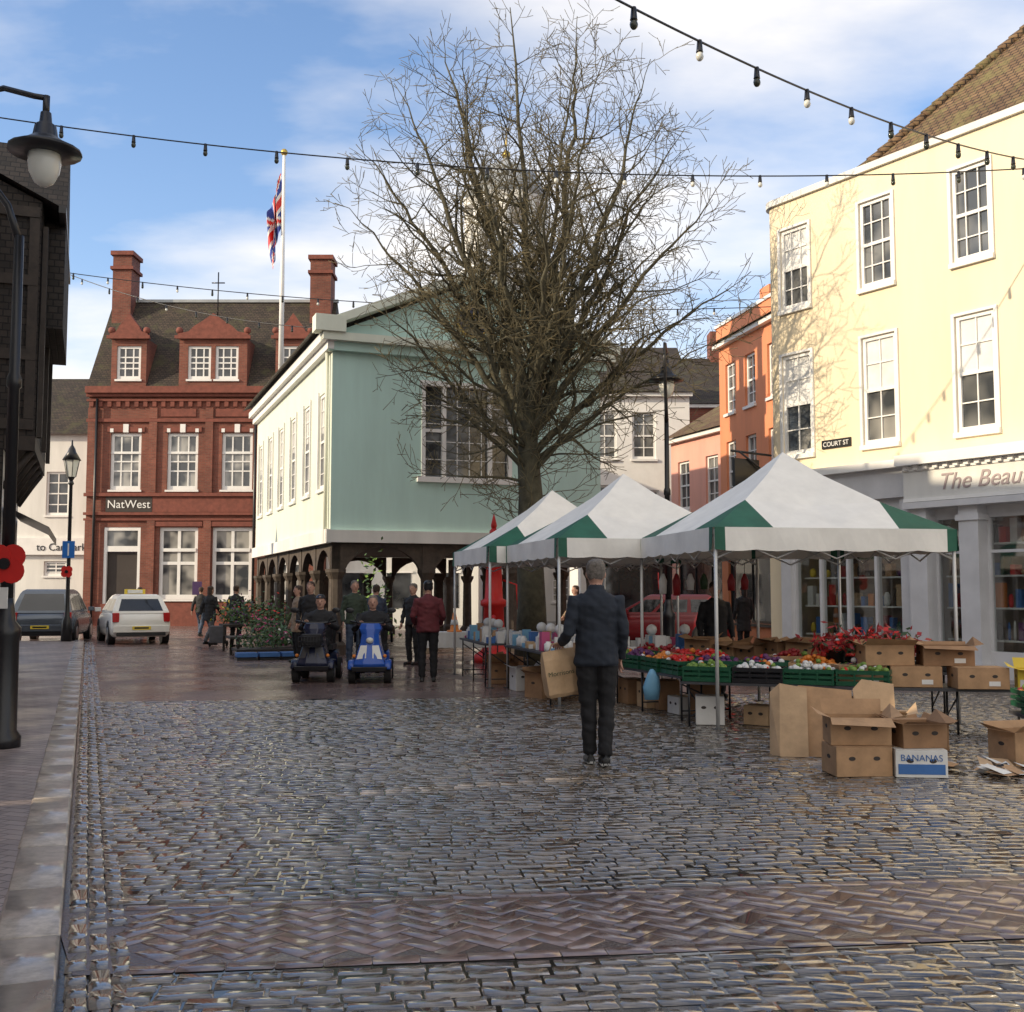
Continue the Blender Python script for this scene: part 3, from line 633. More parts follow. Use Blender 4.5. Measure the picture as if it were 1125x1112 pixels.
# ------------------------------------------------------------------ lamps
def lantern_bell(o,x,y,z):
    o.lathe('lantern','black',[(.02,z+.42),(.05,z+.40),(.06,z+.3),(.1,z+.27),(.12,z+.16),(.2,z+.1),(.34,z+.03),(.345,z),(.16,z-.02)],(x,y),18)
    o.lathe('glass_bowl','lampglass',[(.15,z-.02),(.155,z-.1),(.14,z-.2),(.09,z-.3),(.03,z-.34)],(x,y),16)
def swan_lamp(name,loc,ang=0,H=6.35):
    o=Obj(name,loc,ang)
    o.lathe('base','black',[(.17,0),(.17,.1),(.13,.16),(.125,1.0),(.14,1.05),(.14,1.12),(.09,1.18),(.075,1.3),(.06,1.4)],(0,0),12)
    o.lathe('post','black',[(.06,1.4),(.052,3.4),(.07,3.42),(.07,3.5),(.05,3.55),(.045,4.9)],(0,0),10)
    pts=[(0,0,4.85),(-.12,0,5.2),(-.42,0,5.6),(-.62,0,6.0),(-.5,0,6.32),(-.2,0,6.38),(.1,0,6.3),(.22,0,6.28)]
    pts=[(x,y,z*1.0+(H-6.35)) for x,y,z in pts]
    o.tube('arm','black',pts,[.04,.035,.03,.03,.03,.03,.03,.03],8); o.tube('arm','black',[(.22,0,H-.05),(.22,0,H-.25)],.035,8)
    lantern_bell(o,.22,0,H-.62); return o
def poppy(o,x,y,z,r=.19):
    for i in range(4):
        t=rad(45+90*i); v,f=tube_geo([(x+r*.48*math.cos(t),y-.02-.006*i,z+r*.48*math.sin(t)),(x+r*.48*math.cos(t),y-.008-.006*i,z+r*.48*math.sin(t))],[r*.58,r*.58],16); o.add('poppy','red',v,f)
    v,f=tube_geo([(x,y-.06,z),(x,y-.02,z)],[r*.27,r*.27],14); o.add('poppy','black',v,f)
o=swan_lamp('street_lamp',(-4.78,10.5,.09),0,6.35); poppy(o,.02,-.07,1.72,.2); o.box('sticker','boxwhite',-.05,.04,-.075,-.06,1.3,1.5); o.done()
o=swan_lamp('street_lamp',(3.0,21.3,0),80,6.3); poppy(o,-.08,.2,1.75,.18); o.done()
o=Obj('victorian_street_lamp',(-13.05,32.6,.08))
o.lathe('post','black',[(.16,0),(.15,.6),(.08,.75),(.06,1.2),(.05,4.6),(.09,4.65),(.05,4.75)],(0,0),10)
o.lathe('lantern','black',[(.06,4.75),(.12,4.85)],(0,0),6,False); o.lathe('lantern','lampglass',[(.13,4.85),(.23,5.35)],(0,0),6,False)
for i in range(6):
    t=i*math.pi/3; o.tube('lantern','black',[(.135*math.cos(t),.135*math.sin(t),4.85),(.235*math.cos(t),.235*math.sin(t),5.36)],.012,4)
o.lathe('lantern','black',[(.27,5.35),(.12,5.6),(.09,5.7),(.03,5.8),(.02,5.95)],(0,0),12)
o.box('sign','signblue',-.16,.2,-.1,-.08,2.45,2.95); o.box('sign','white',.0,.04,-.105,-.101,2.52,2.88); poppy(o,0,-.1,2.05,.18); o.done()
# ------------------------------------------------------------------ tree
def tree(name,base,seed=3,scale=1.0):
    rs=np.random.RandomState(seed); o=Obj(name,base,0); cnt=[0]
    def inside(p,k=1.0):
        z=p[2]-8.4; h=5.7 if z>0 else 5.2
        return ((p[0]-.3)/4.45)**2+(p[1]/4.2)**2+(z/h)**2<k*k
    def emit(P,rr):
        big=rr[0]>.028; cnt[0]+=1
        o.tube('trunk_and_limbs' if big else 'twigs','bark' if rr[0]>.014 else 'twig',[tuple(p) for p in P],rr,10 if rr[0]>.1 else (6 if big else 3))
    SP=[.3,.21,.155,.13]; MX=4
    def kids(P,rr,level,start):
        if level>=MX: return
        L=[0]
        for i in range(1,len(P)): L.append(L[-1]+np.linalg.norm(P[i]-P[i-1]))
        tot=L[-1]; s=tot*start+rs.rand()*SP[level-1]; az=rs.rand()*6.28
        while s<tot-.02:
            i=max(1,min(len(P)-1,int(np.searchsorted(L,s)))); t=(s-L[i-1])/(L[i]-L[i-1]+1e-9)
            p=P[i-1]*(1-t)+P[i]*t; r=rr[i-1]*(1-t)+rr[i]*t; d=P[i]-P[i-1]; d/=np.linalg.norm(d)
            az+=2.4+rs.normal(0,.4); a=np.cross(d,[.3,.2,1]); a/=np.linalg.norm(a)+1e-9; b=np.cross(d,a)
            ang=rad(rs.uniform(32,65)); dd=d*math.cos(ang)+(a*math.cos(az)+b*math.sin(az))*math.sin(ang)
            rem=tot-s; ln=(rem*.42+[.6,.4,.28][level-1])*rs.uniform(.5,1.15)
            ln=min(ln,[2.3,1.0,.5][level-1])
            grow(p,dd,ln,min(r*.6,[.042,.017,.0085][level-1]),level+1)
            s+=SP[level-1]*rs.uniform(.6,1.5)
    def grow(p,d,ln,r,level):
        for _ in range(3):
            if inside(p+d*ln,1.04+rs.rand()*.08): break
            ln*=.6
        if ln<.1: return
        st=.2 if level<3 else .13
        n=max(2,int(ln/st)); P=[p]; rr=[r]; d=d/np.linalg.norm(d)
        for i in range(n):
            d=d+rs.normal(0,.16,3)+np.array([0,0,.045]); d/=np.linalg.norm(d); P.append(P[-1]+d*ln/n); rr.append(max(.0066,r*(1-(i+1)/n*.8)))
        emit(P,rr); kids(P,rr,level,.12)
    ld=[(0,0,0),(.02,0,1.2),(-.02,0,2.4),(.0,0,3.5),(-.06,.02,4.4),(-.02,0,5.4),(.1,.03,6.4),(.02,0,7.6),(-.12,0,8.8),(-.1,.05,10),(-.25,0,11.3),(-.3,0,12.6),(-.42,0,13.8)]
    lr=[.36,.29,.26,.245,.215,.15,.115,.09,.07,.052,.038,.024,.01]
    LP=[np.array(q,float) for q in ld]; emit(LP,lr); kids(LP[7:],lr[7:],1,0)
    tg=[((1.2,.3,13.5),4.6,.13),((2.3,-.5,12.6),4.3,.11),((3.2,.4,11.4),4.4,.10),((4.1,-.6,9.8),4.5,.09),((4.5,.5,8.2),4.2,.085),((3.9,-.8,6.6),4.1,.065),((2.6,-.6,5.2),3.9,.05),
        ((-1.6,.4,13.2),5.0,.12),((-2.7,-.4,12.1),4.7,.11),((-3.6,.3,10.9),4.6,.10),((-3.9,-.5,9.4),4.5,.085),((-3.4,.5,7.6),4.1,.075),((-2.8,-.8,5.9),3.9,.06),((-2.3,-.5,4.2),3.7,.04),
        ((.3,-3.6,9),4.6,.08),((1.5,-3.1,11),5.2,.075),((-1.3,-3,11.4),5.2,.075),((-1.6,3.1,10.3),5,.075),((1.9,3,10.8),5,.075),((.3,3.7,8.3),4.6,.075),((2.2,-2.9,7.2),4.4,.06),((-2.4,-2.7,7.4),4.3,.06),((-1.9,-2.2,5.2),4,.045),((1.9,-2.2,4.9),4,.045),((.2,-2.4,6.0),4.4,.045),((.7,-.5,12.9),7.2,.06),((-.9,.6,12.4),7,.06),((1.8,.9,9.6),6.4,.05),((-1.6,-.7,9.3),6.3,.05),((3.4,.2,10.6),6.0,.06),((-3.0,.2,8.4),5.2,.06)]
    for T,zs,r in tg:
        i=max(j for j in range(len(ld)) if ld[j][2]<=zs); t=(zs-ld[i][2])/(ld[i+1][2]-ld[i][2]); S=LP[i]*(1-t)+LP[i+1]*t
        T=np.array(T,float)+rs.normal(0,.15,3); D=np.linalg.norm(T-S); out=T-S
        C=S+np.array([out[0]*.42,out[1]*.42,out[2]*.42])+np.array([0,0,.1*D if T[2]>6 else .16*D])+rs.normal(0,.25,3)
        n=max(6,int(D/.3)); P=[];rr=[]; off=np.zeros(3)
        for j in range(n+1):
            t=j/n; off=off*.8+rs.normal(0,.04,3)*(0 if j==0 else 1); P.append(S*(1-t)**2+C*2*t*(1-t)+T*t*t+off); rr.append(max(.008,r*(1-t)**.75*(.8+.2*(1-t))))
        emit(P,rr); kids(P,rr,1,.16)
    for _ in range(60):
        z=rs.uniform(2.6,5.5); a=rs.rand()*6.28; grow(np.array([.2*math.cos(a),.2*math.sin(a),z]),np.array([math.cos(a),math.sin(a),rs.uniform(-.1,.5)]),rs.uniform(.5,1.6),.012,3)
    o.e.scale=(scale,)*3
    o.done(); print('branches',cnt[0])
tree('bare_tree',(.38,22.4,0))
# ------------------------------------------------------------------ stalls
def stall(loc,ang,S=3.0,eave=2.28,peak=3.36):
    o=Obj('market_stall',loc,ang); h=S/2
    C=[(-h,-h),(h,-h),(h,h),(-h,h)]; P=Vector((0,0,peak))
    def eavept(a,b,t,n=0): 
        return Vector((a[0]+(b[0]-a[0])*t,a[1]+(b[1]-a[1])*t,eave))
    for i in range(4):
        a=C[i];b=C[(i+1)%4]; g0=eavept(a,b,.24);g1=eavept(a,b,.76);c0=eavept(a,b,0);c1=eavept(a,b,1)
        h0=c0.lerp(P,.42)-Vector((0,0,.08));h1=c1.lerp(P,.42)-Vector((0,0,.08)); k0=c0.lerp(P,.75)-Vector((0,0,.07));k1=c1.lerp(P,.75)-Vector((0,0,.07))
        m0=eavept(a,b,.5)-Vector((0,0,.015)); hm=(h0+h1)/2-Vector((0,0,.06))
        T=[tuple(v) for v in (c0,c1,g0,g1,h0,h1,k0,k1,P,m0,hm)]
        o.add('canopy','canvasgreen',T,[(0,2,4),(3,1,5)]); o.add('canopy','canvas',T,[(2,9,10,4),(9,3,5,10),(4,10,6),(10,7,6),(10,5,7),(6,7,8)])
        n=24; vs=[]
        for k in range(n+1):
            t=k/n; p=eavept(a,b,t); nx,ny=(b[1]-a[1])/S,-(b[0]-a[0])/S; rip=.012*math.sin(t*23+i)
            sc=.25+.02*abs(math.sin(t*math.pi*6)); vs+=[(p.x+nx*.015,p.y+ny*.015,p.z+.004),(p.x+nx*(.02+rip),p.y+ny*(.02+rip),p.z-sc)]
        fw=[(2*k,2*k+2,2*k+3,2*k+1) for k in range(n)]
        o.add('valance','canvas',vs,fw[1:-1],False); o.add('valance','canvasgreen',vs,fw[:1]+fw[-1:],False)
        x,y=a; o.tube('frame','alupole',[(x*.985,y*.985,0),(x*.985,y*.985,eave-.02)],.022,8); o.box('frame','darkgrey',x*.985-.06,x*.985+.06,y*.985-.06,y*.985+.06,0,.012)
        for q in range(4):
            p0=eavept(a,b,q/4)*.98;p1=eavept(a,b,(q+1)/4)*.98; z1,z2=(eave-.05,eave-.35) if q%2==0 else (eave-.35,eave-.05)
            o.tube('frame','alupole',[(p0.x,p0.y,z1),(p1.x,p1.y,z2)],.011,5); o.tube('frame','alupole',[(p0.x,p0.y,z2),(p1.x,p1.y,z1)],.011,5)
    o.tube('frame','alupole',[(0,0,eave-.2),(0,0,peak-.03)],.02,6)
    return o
o=stall((3.52,14.3,0),9.8)
for i in range(7):
    x=-1.2+i*.2; m=R.choice(['boxwhite','paper','red','cloth_white','darkred','leafdark'])
    o.tube('hanging_goods','black',[(x,1.38,1.95),(x,1.38,1.8)],.004,4); o.tube('hanging_goods',m,[(x,1.38,1.8),(x,1.38,1.7),(x,1.38,R.uniform(1.45,1.6))],[(.02,.02),(.06,.03),(.05,.03)],8,side=(1,0,0))
o.done()
stall((1.72,16.95,0),14).done(); stall((.72,19.75,0),14).done()
def table(loc,ang,L,D=.7,H=.74,cloth=None):
    o=Obj('market_table',loc,ang); o.box('top','darkgrey' if not cloth else cloth,-L/2,L/2,-D/2,D/2,H-.03,H)
    n=max(2,int(L/1.0)+1)
    for i in range(n):
        x=-L/2+.08+(L-.16)*i/(n-1)
        for y in (-D/2+.05,D/2-.05): o.tube('legs','black',[(x,y,0),(x,y,H-.03)],.013,6)
        o.tube('legs','black',[(x,-D/2+.05,.12),(x,D/2-.05,.12)],.01,5); o.tube('legs','black',[(x,-D/2+.05,H-.1),(x,D/2-.05,.15)],.01,5)
    if cloth:
        n=30; vs=[]
        for i in range(n+1):
            x=-L/2+L*i/n; vs+=[(x,-D/2-.01,H+.002),(x,-D/2-.02-.03*math.sin(i*1.9),H-.3)]
        o.add('cloth',cloth,vs,[(2*i,2*i+1,2*i+3,2*i+2) for i in range(n)],True)
    o.done()
def crate(loc,ang,col='crategreen',fruit='red',W=.56,D=.36,H=.17,r=.036,n=40):
    o=Obj('fruit_crate',loc,ang)
    o.box('tray',col,-W/2,W/2,-D/2,D/2,0,.012)
    for z0,z1 in ((0.012,.05),(.07,.1),(.125,H)):
        o.box('tray',col,-W/2,W/2,-D/2,-D/2+.012,z0,z1);o.box('tray',col,-W/2,W/2,D/2-.012,D/2,z0,z1);o.box('tray',col,-W/2,-W/2+.012,-D/2+.013,D/2-.013,z0,z1);o.box('tray',col,W/2-.012,W/2,-D/2+.013,D/2-.013,z0,z1)
    for x in (-W/2,-W/6,W/6,W/2-.02): o.box('tray',col,x,x+.02,-D/2-.006,-D/2-.001,0,H)
    for i in range(n):
        x=R.uniform(-W/2+.05,W/2-.05);y=R.uniform(-D/2+.05,D/2-.05); e=max(0,1-(x/(W/2))**2)*max(0,1-(y/(D/2))**2)
        k=r*R.uniform(.7,1.15); o.sph('produce',fruit if R.random()<.82 else R.choice(['fruitgreen','orange','red','cloth_white']),(x,y,H-.03+e*R.uniform(.0,.1)),(k,k,k*.9),7,5)
    o.done()
def cbox(name,loc,ang,W,D,H,m='cardboard',band=None,open_=False,hole=True,text=None):
    o=Obj(name,loc,ang); t=.008
    o.box('sides',m,-W/2,W/2,-D/2,-D/2+t,0,H);o.box('sides',m,-W/2,W/2,D/2-t,D/2,0,H);o.box('sides',m,-W/2,-W/2+t,-D/2+t,D/2-t,0,H);o.box('sides',m,W/2-t,W/2,-D/2+t,D/2-t,0,H)
    o.box('base',m,-W/2+t,W/2-t,-D/2+t,D/2-t,0,t)
    if not open_:
        o.box('lid',m,-W/2+.002,W/2-.002,-D/2+.002,-.01,H+.001,H+.008); o.box('lid',m,-W/2+.002,W/2-.002,.01,D/2-.002,H+.001,H+.008); o.box('lid','paper',-W/2+.01,W/2-.01,-.03,.03,H+.009,H+.011)
    else:
        a=R.uniform(-.08,.12);b=R.uniform(.0,.14)
        o.add('flaps',m,[(-W/2,-D/2,H),(W/2,-D/2,H),(W/2+.01,-D/2-.12,H+a),(-W/2-.01,-D/2-.12,H+a+.02)],[(0,1,2,3)])
        o.add('flaps',m,[(-W/2,D/2,H),(W/2,D/2,H),(W/2+.01,D/2+.05,H+b),(-W/2-.01,D/2+.05,H+b)],[(0,1,2,3)])
        o.add('flaps',m,[(-W/2,-D/2,H),(-W/2,D/2,H),(-W/2-.1,D/2,H+.06),(-W/2-.1,-D/2,H+.03)],[(0,1,2,3)]); o.add('flaps',m,[(W/2,-D/2,H),(W/2,D/2,H),(W/2+.08,D/2,H+.09),(W/2+.1,-D/2,H+.02)],[(0,1,2,3)])
    if hole:
        for x in ((-W*.22),(W*.22)):
            v,f=tube_geo([(x,-D/2-.002,H*.62),(x,-D/2-.0005,H*.62)],[(.03,.018)]*2,12,side=(1,0,0)); o.add('hand_holes','interior',v,f)
        v,f=tube_geo([(-W/2-.002,0,H*.62),(-W/2-.0005,0,H*.62)],[(.04,.018)]*2,12,side=(0,1,0)); o.add('hand_holes','interior',v,f)
    if band: o.box('print',band,-W/2+.02,W/2-.02,-D/2-.0035,-D/2-.001,H*.12,H*.5)
    elif R.random()<.5: o.box('label','boxwhite',W*.1,W*.32,-D/2-.003,-D/2-.001,H*.15,H*.38)
    if text: o.text('print_text','boxblue',text,.075,(0,-D/2-.004,H*.62),ext=.0005)
    o.done(.003)
def rotp(c,a,x,y): a=rad(a); return (c[0]+x*math.cos(a)-y*math.sin(a),c[1]+x*math.sin(a)+y*math.cos(a),0)
tl=[((2.0,14.6),-72,2.4,.54),((3.15,12.75),-22,2.3,.52),((5.6,10.6),-10,1.5,.38)]
for (c,a,L,H) in tl: table((c[0],c[1],0),a,L,.75,H)
fr=['red','orange','fruitgreen','red','purple','darkred','cloth_white','darkred']
for ti,(c,a,L,H) in enumerate(tl):
    n=int(L/.56)
    for i in range(n):
        x=-L/2+.3+i*(L-.6)/(max(1,n-1))
        for y,zz in ((-.19,H+.005),(.19,H+.05)):
            p=rotp(c,a,x,y); crate((p[0],p[1],zz),a+R.uniform(-6,6),'crategreen' if R.random()<.7 else ('cardboard' if R.random()<.6 else 'black'),R.choice(fr))
    for i in range(2*n-1):
        if R.random()<.6:
            p=rotp(c,a,-L/2+.25+i*.28,R.uniform(-.05,.25)); cbox('cardboard_box',(p[0],p[1],.013),a+R.uniform(-20,20),R.uniform(.28,.38),.28,R.uniform(.15,H-.12),R.choice(['cardboard','cardboard_dark','paper','boxwhite']),open_=False)
table((4.9,12.45,0),-12,2.7,.75,.5); table((3.6,14.9,0),-40,2.6,.8,.62); table((4.2,13.5,0),-5,2.0,.6,.6)
for i in range(7):
    p=rotp((3.6,14.9),-40,-1.15+.38*i,R.uniform(-.15,.15)); cbox('cardboard_box',(p[0],p[1],.625),-50+R.uniform(-25,25),.38,.3,R.uniform(.18,.3),R.choice(['cardboard','cardboard_dark']),open_=R.random()<.6)
for i in range(4): crate((3.4+.52*i,13.5-.04*i,.61),-5+R.uniform(-5,5),R.choice(['black','cardboard']),R.choice(['red','darkred','purple','orange']))
for i,(x,y,z,m,b) in enumerate([(-1.05,0,.505,'cardboard_dark',None),(-.45,.02,.505,'cardboard',None),(.2,-.1,.505,'cardboard',None),(.85,-.16,.505,'yellow','boxwhite'),(-.75,.05,.735,'cardboard',None),(-.1,.1,.735,'cardboard_dark',None)]):
    p=rotp((4.9,12.3),-12,x,y); cbox('banana_box',(p[0],p[1],z),-12+R.uniform(-14,14),.54,.38,.22,m,b,open_=i in (3,4,5))
for (x,y,z,a,W,H,m,b,op,tx) in [(2.93,9.55,.02,4,.48,.24,'cardboard',None,False,None),(3.42,9.5,.02,-6,.42,.22,'boxwhite','boxblue',False,'BANANAS'),(2.95,9.6,.27,-5,.5,.23,'cardboard',None,True,None),(3.45,9.58,.25,5,.38,.2,'cardboard_dark',None,True,None),(4.62,10.1,.02,15,.5,.3,'cardboard',None,True,None),(3.95,10.9,.02,30,.45,.25,'cardboard_dark',None,True,None),(3.5,10.6,.02,-20,.45,.4,'paper',None,True,None),(3.0,11.3,.02,12,.4,.34,'cardboard_dark',None,True,None)]:
    cbox('cardboard_box',(x,y,z-.01),a,W,.36,H,m,b,op,text=tx)
def leafmass(o,part,c,r,n,mats,s=.06):
    for _ in range(n):
        p=Vector((R.gauss(0,.45)*r[0]+c[0],R.gauss(0,.45)*r[1]+c[1],c[2]+abs(R.gauss(0,.5))*r[2]))
        a=Vector((R.uniform(-1,1),R.uniform(-1,1),R.uniform(-.6,1))).normalized()*s*R.uniform(.6,1.4); b=a.orthogonal().normalized()*s*R.uniform(.3,.7)
        o.add(part,R.choice(mats),[tuple(p-a),tuple(p+b),tuple(p+a),tuple(p-b)],[(0,1,2,3)])
for (x,y,z) in ((3.75,12.9,.72),(4.15,12.85,.76),(4.5,12.9,.7)):
    o=Obj('poinsettia',(x,y,z)); o.lathe('pot','black',[(.09,0),(.12,.14),(.125,.15)],(0,0),10); leafmass(o,'leaves',(0,0,.14),(.3,.3,.22),260,['darkred','red','darkred','leafdark','darkred'],.05); o.done()
o=Obj('flattened_cardboard',(2.95,10.55,.01),-8)
for i,(x,w,h) in enumerate([(-.3,.26,.62),(0,.5,.6),(.3,.35,.5),(.5,.3,.66)]):
    o.add('sheets','paper' if i!=1 else 'cardboard',[(x-w/2,-.1+.03*i,0),(x+w/2,-.12+.03*i,0),(x+w/2+.02,.12+.03*i,h),(x-w/2+.03,.15+.03*i,h+.04)],[(0,1,2,3)])
    o.add('sheets','paper',[(x-w/2,-.1+.03*i,0),(x-w/2+.03,.15+.03*i,h+.04),(x-w/2-.06,.2,h-.05),(x-w/2-.08,.05,0)],[(0,1,2,3)])
o.done()
o=Obj('paper_litter',(4.0,9.45,.02))
for i in range(38):
    x,y=R.uniform(-.3,.95),R.uniform(-.25,.4); w,d=R.uniform(.05,.14),R.uniform(.04,.1); a=R.random()*3; z=R.uniform(0,.05); ca,sa=math.cos(a)*w,math.sin(a)*w
    ea,eb=-math.sin(a)*d,math.cos(a)*d
    o.add('sheets',R.choice(['boxwhite','paper','cardboard','boxwhite','black','cardboard_dark']),[(x-ca-ea,y-sa-eb,z),(x+ca-ea,y+sa-eb,z+R.uniform(0,.05)),(x+ca+ea,y+sa+eb,z+R.uniform(0,.06)),(x-ca+ea,y-sa+eb,z)],[(0,1,2,3)])
o.done()
o=Obj('plastic_bag',(1.75,14.0,.25)); o.tube('bag','lightblue',[(0,0,-.05),(0,0,.1),(.02,0,.25),(0,0,.33)],[(.09,.05),(.11,.07),(.08,.05),(.02,.02)],10,side=(1,0,0)); o.done()
for (c,a,L) in [((.55,16.6),-76,2.6),((-.35,19.4),-78,2.4),((1.9,15.9),12,1.2)]:
    table((c[0],c[1],0),a,L,.75,.7,None)
    o=Obj('stall_goods',(c[0],c[1],.705),a)
    x=-L/2+.05
    while x<L/2-.1:
        y=-.3
        while y<.3:
            w=R.uniform(.06,.2); hh=R.uniform(.05,.28); m=R.choice(['boxwhite','cloth_white','boxwhite','lightblue','flowerpink','cloth_white','boxwhite','paper','boxblue','cardboard'])
            k=R.random()
            if k<.6: o.box('packets',m,x,x+w*.8,y,y+.12,0,hh)
            else: o.lathe('jars',m,[(.05,0),(.06,.02),(.06,hh*.6),(.035,hh*.7),(.035,hh*.8)],(x+.06,y+.06),10)
            y+=.16
        x+=.2
    for i in range(3): o.sph('rolls','cloth_white',(-.4+.5*i,0,.3),.08)
    o.done()
for p in [(.9,16.9),(.2,17.6),(.75,17.4),(.45,16.4),(-.2,18.9),(.0,19.6)]: cbox('cardboard_box',(p[0],p[1],.006),R.uniform(0,90),.4,.35,.35,R.choice(['cardboard','cardboard_dark','boxwhite']),open_=True)
o=Obj('town_pump',(-.4,24.4,0))
o.lathe('column','red',[(.45,0),(.45,.15),(.3,.25),(.25,.3),(.22,1.2),(.29,1.25),(.29,1.35),(.2,1.4),(.17,2.1),(.24,2.2),(.27,2.3),(.18,2.4),(.1,2.6),(.06,2.75)],(0,0),12)
o.sph('finial','red',(0,0,2.85),.1); o.lathe('finial','red',[(.04,2.9),(.07,3.0),(.01,3.25)],(0,0),8); o.tube('spout','red',[(0,-.2,1.0),(0,-.5,1.0),(0,-.55,.85)],.05,8); o.tube('handle','red',[(.2,0,1.8),(.5,-.05,1.7),(.55,-.05,1.0)],.025,6); o.done()
# ------------------------------------------------------------------ cars
def car(name,loc,ang,paint,L=4.2,W=.86,H=1.47,taxi=False):
    o=Obj(name,loc,ang); h=L/2
    rings=[]
    for y,w,t,bt in ((-h,.74,.72,.34),(-h+.07,.93,.86,.24),(-h+.25,.99,.95,.22),(-1.0,1,.95,.2),(0,1,.93,.2),(.9,1,.92,.2),(h-.6,.98,.84,.2),(h-.2,.9,.74,.22),(h-.02,.72,.6,.3)):
        ww=W*w; z=lambda k: bt+(t-bt)*k
        half=[(ww*.86,z(0)),(ww*.97,z(.12)),(ww,z(.45)),(ww*.985,z(.72)),(ww*.95,z(.93)),(ww*.88,z(1))]
        rings.append([(x,y,zz) for x,zz in half]+[(-x,y,zz) for x,zz in reversed(half)])
    o.loft('body',paint,rings,True)
    yb0,yb1,yt0,yt1=-h+.12,1.05,-h+.55,.25
    fy=[0,.07,.33,.37,.66,.70,.95,1]; fx=[.1,.9,1]
    rr=[]
    for z,k,ins in ((.9,0,0),(.98,.08,0),(H-.14,.85,0),(H-.05,.95,.04),(H,1,.12)):
        y0=yb0+(yt0-yb0)*k+ins;y1=yb1+(yt1-yb1)*k-ins; w=(W*.93)*(1-k)+(W*.72)*k-ins
        ring=[(w,y0+(y1-y0)*t,z) for t in fy]+[(w-2*w*t,y1,z) for t in fx]+[(-w,y0+(y1-y0)*t,z) for t in reversed(fy[:-1])]+[(-w+2*w*t,y0,z) for t in (.1,.9)]
        rr.append(ring)
    gs={1,3,5,8,11,13,15,18}
    o.loft('cabin',paint,rr,False,mf=lambda i,k:'carglass' if (i==1 and k in gs) else paint)
    for sx in (-1,1):
        for y in (-h+.75,h-.8):
            o.tube('wheels','rubber',[(sx*(W-.16),y,.31),(sx*(W+.005),y,.31)],.31,18,False); o.tube('wheels','metal',[(sx*(W+.0),y,.31),(sx*(W+.015),y,.31)],.19,14,False)
            v,f=tube_geo([(sx*(W-.2),y,.34),(sx*(W+.003),y,.34)],[.37,.37],18); o.add('wheel_arches','black',v,f)
        o.box('tail_lights','tail',min(sx*W*.72,sx*W*.93),max(sx*W*.72,sx*W*.93),-h-.0,-h+.2,.66,.93)
        o.box('mirrors',paint,min(sx*(W-.02),sx*(W+.16)),max(sx*(W-.02),sx*(W+.16)),.72,.86,.93,1.06)
        o.box('headlights','lampglass',min(sx*W*.45,sx*W*.8),max(sx*W*.45,sx*W*.8),h-.25,h-.05,.55,.7)
    o.box('bumper',paint,-W*.92,W*.92,-h-.05,-h+.1,.36,.56); o.box('bumper','black',-W*.8,W*.8,-h-.03,-h+.1,.26,.355)
    o.box('number_plate','plateyellow',-.26,.26,-h-.065,-h-.052,.44,.54) ; o.box('number_plate','black',-.2,.2,-h-.068,-h-.066,.465,.515)
    if taxi: o.box('taxi_sign','yellow',-.3,.3,-.5,-.38,H+.0,H+.15); o.box('taxi_sign','boxwhite',-.22,.22,-.52,-.501,H+.02,H+.13)
    o.done(.012)
car('white_taxi',(-11.75,34.4,0),26,'carwhite',taxi=True)
car('grey_car',(-14.5,35.2,0),12,'cargrey',H=1.62,W=.92)
car('red_car',(4.1,31.5,0),80,'carred')
# ------------------------------------------------------------------ people
def hand(parts,w,d,side,mk='skin',curl=.5):
    w=Vector(w); d=Vector(d).normalized(); s=Vector(side); s=(s-d*s.dot(d)).normalized(); p=d.cross(s)
    parts.append((tube_geo([w-d*.02,w+d*.03,w+d*.085],[(.022,.018),(.04,.016),(.038,.013)],8,side=tuple(s)),mk))
    for i,(off,L) in enumerate(((-.03,.062),(-.01,.075),(.01,.07),(.029,.055))):
        b=w+d*.08+s*off; e1=b+d*L*.5+p*L*.15*curl; e2=e1+d*L*.35+p*L*.45*curl; e3=e2+d*L*.1+p*L*.4*curl
        parts.append((tube_geo([b,e1,e2,e3],[.0095,.009,.008,.005],6),mk))
    b=w+d*.03-s*.035; parts.append((tube_geo([b,b+d*.03-s*.02+p*.01,b+d*.055-s*.022+p*.025],[.012,.011,.007],6),mk))
